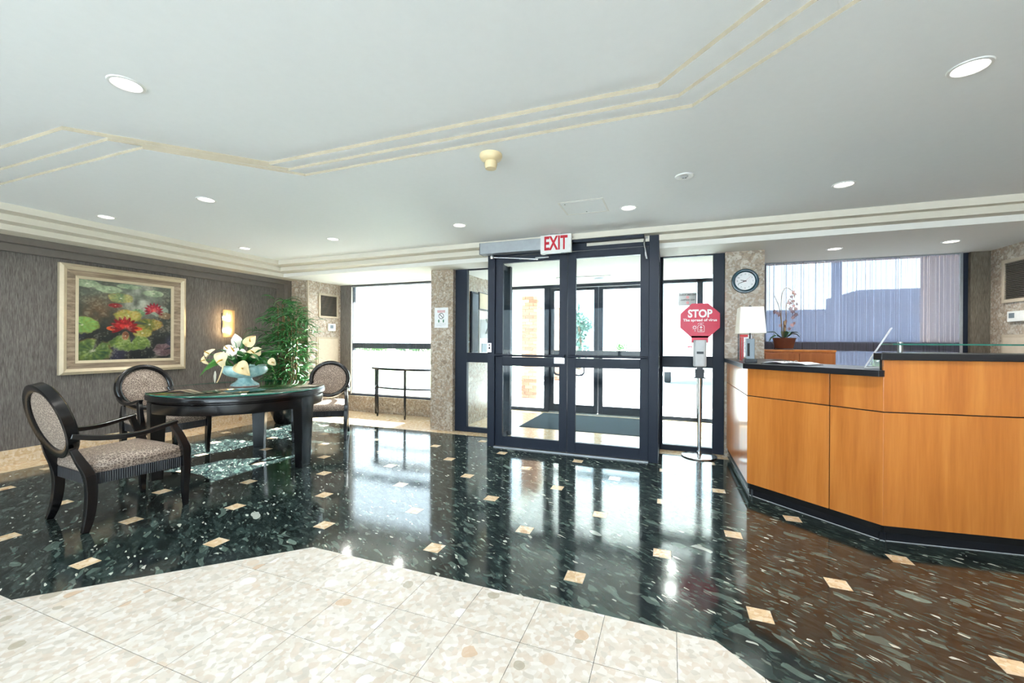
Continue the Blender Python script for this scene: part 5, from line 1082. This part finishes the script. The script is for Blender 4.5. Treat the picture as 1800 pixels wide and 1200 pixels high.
for x in (-1.05, 1.05):
    for y in (0.9, 3.7): w_ = MB().lathe([(0.0, -0.11), (0.30, -0.11), (0.34, -0.08), (0.34, 0.08), (0.30, 0.11), (0.0, 0.11)], 24).build('wheel', 'tyre', vn, smooth=40); w_.matrix_local = Matrix.Translation((x, y, 0.34)) @ Matrix.Rotation(PI / 2, 4, 'Y')
def tree(nm, lab, x, y, h, cr, z0, seed, mat='tree_leaf', trunk=True, flat_=1.0, nl=1500, ls=0.22, group='trees outside'):
    r_ = random.Random(seed); t = thing(nm, lab, 'tree' if trunk else 'shrub', (x, y, -0.06), group=group); q = MB()
    if trunk: MB().tube([(0, 0, 0), (0.05, 0, h * 0.4), (0, 0.05, h * 0.8)], [0.14, 0.1, 0.05], 8).build('trunk', 'bark', t, smooth=60)
    blobs = [(r_.uniform(-0.6, 0.6) * cr, r_.uniform(-0.6, 0.6) * cr, z0 + r_.uniform(0.1, 0.95) * (h - z0), r_.uniform(0.3, 0.55) * cr) for _ in range(14)]
    for k in range(nl):
        bx_, by_, bz_, br_ = blobs[k % 14]; a, b2 = r_.uniform(0, 2 * PI), math.acos(r_.uniform(-1, 1)); rr = br_ * r_.uniform(0.7, 1.05)
        c = Vector((bx_ + rr * math.sin(b2) * math.cos(a), by_ + rr * math.sin(b2) * math.sin(a), bz_ + rr * math.cos(b2) * flat_)); 
        if c.z < 0.02: continue
        d = Vector((r_.uniform(-1, 1), r_.uniform(-1, 1), r_.uniform(-1, 1))).normalized(); d, s_, u = orient(d); s2 = ls * r_.uniform(0.6, 1.2)
        q.add([c - s_ * s2 * 0.3, c + d * s2 * 0.5 + s_ * 0, c + s_ * s2 * 0.3, c - d * s2 * 0.5], [(0, 1, 2, 3)])
    f_ = q.build('crown', mat, t); f_['kind'] = 'stuff'; return t
tree('forecourt_tree', 'blue green conifer seen through the entrance doors', -4.1, 20.0, 3.1, 0.75, 0.3, 3, nl=2200, ls=0.2)
for k, (x, y, h, c) in enumerate([(-22.0, 28, 2.7, 1.35), (-18.3, 26, 3.4, 1.45), (-14.6, 26, 3.1, 1.35), (-26.0, 29, 3.0, 1.4)]):
    tree('lawn_tree', ['low round tree on the lawn outside the bright window', 'tallest tree on the lawn outside the bright window', 'broad tree behind the column end of the bright window', 'tree at the alcove end of the bright window'][k], x, y, h, c, 0.9, 20 + k, nl=1600, ls=0.3)
for k, x in enumerate((-20.2, -16.9, -13.6)): tree('lawn_hedge', ['clipped green hedge below the low round tree', 'clipped green hedge below the tallest lawn tree', 'clipped green hedge below the broad lawn tree'][k], x, 21.0, 1.25, 1.2, 0.0, 40 + k, 'hedge_leaf', False, 0.6, 1300, 0.2, 'hedges outside')
for k, (x, y) in enumerate(((-3.6, 34), (-1.4, 34), (0.8, 34))): tree('far_hedge', ['far low hedge beyond the forecourt behind the conifer', 'far low hedge seen through the right door leaf', 'far low hedge beyond the white van'][k], x, y, 1.55, 0.85, 0.0, 50 + k, 'hedge_leaf', False, 0.6, 700, 0.2, 'hedges outside')
for k, (x, y) in enumerate(((2.45, 8.6), (3.35, 8.8), (4.25, 8.7), (1.55, 8.7))): tree('window_shrub', ['leafy shrub outside the shaded window behind the laptop', 'leafy shrub outside the shaded window near its far end', 'leafy shrub outside the shaded window beside the brown wing', 'leafy shrub outside the shaded window behind the orchid'][k], x, y, 1.24, 0.36, 0.0, 60 + k, 'hedge_leaf', False, 0.8, 900, 0.10, 'hedges outside')
def building(lab, x0, x1, y0, y1, h, mat, steps=()):
    t = thing('building', lab, 'building', ((x0 + x1) / 2, (y0 + y1) / 2, -0.08)); hx, hy = (x1 - x0) / 2, (y1 - y0) / 2
    MB().box(-hx, hx, -hy, hy, 0, h).build('wall', mat, t); MB().box(-hx - 0.06, hx + 0.06, -hy - 0.06, hy + 0.06, h, h + 0.15).build('parapet', mat, t)
    for a, b_, c in steps: MB().box(a - (x0 + x1) / 2, b_ - (x0 + x1) / 2, -hy * 0.9, hy * 0.9, h + 0.15, c).build('upper_storey', mat, t)
building('low slate grey building across the drive outside the shaded window', 3.9, 10.5, 20, 24, 2.55, 'slate_render', [(6.95, 10.5, 3.45)])
building('brown rendered wing close outside the shaded window', 4.78, 7.5, 10.4, 10.9, 3.9, 'brown_render')
lpo = thing('lamp_post', 'dark steel lamp post outside the shaded window', 'lamp post', (4.95, 16.0, -0.08)); MB().tube([(0, 0, 0.05), (0, 0, 5.2)], 0.14, 10).build('pole', 'slate_render', lpo, smooth=60); MB().tube([(0, 0, 5.1), (0.5, -0.1, 5.25), (1.0, -0.2, 5.2)], 0.05, 8).build('arm', 'slate_render', lpo, smooth=60); MB().box(0.9, 1.4, -0.35, -0.08, 5.15, 5.25).build('lamp_head', 'slate_render', lpo); MB().lathe([(0.0, 0.0), (0.2, 0.0), (0.2, 0.05), (0.0, 0.05)], 16).build('base_plate', 'slate_render', lpo)
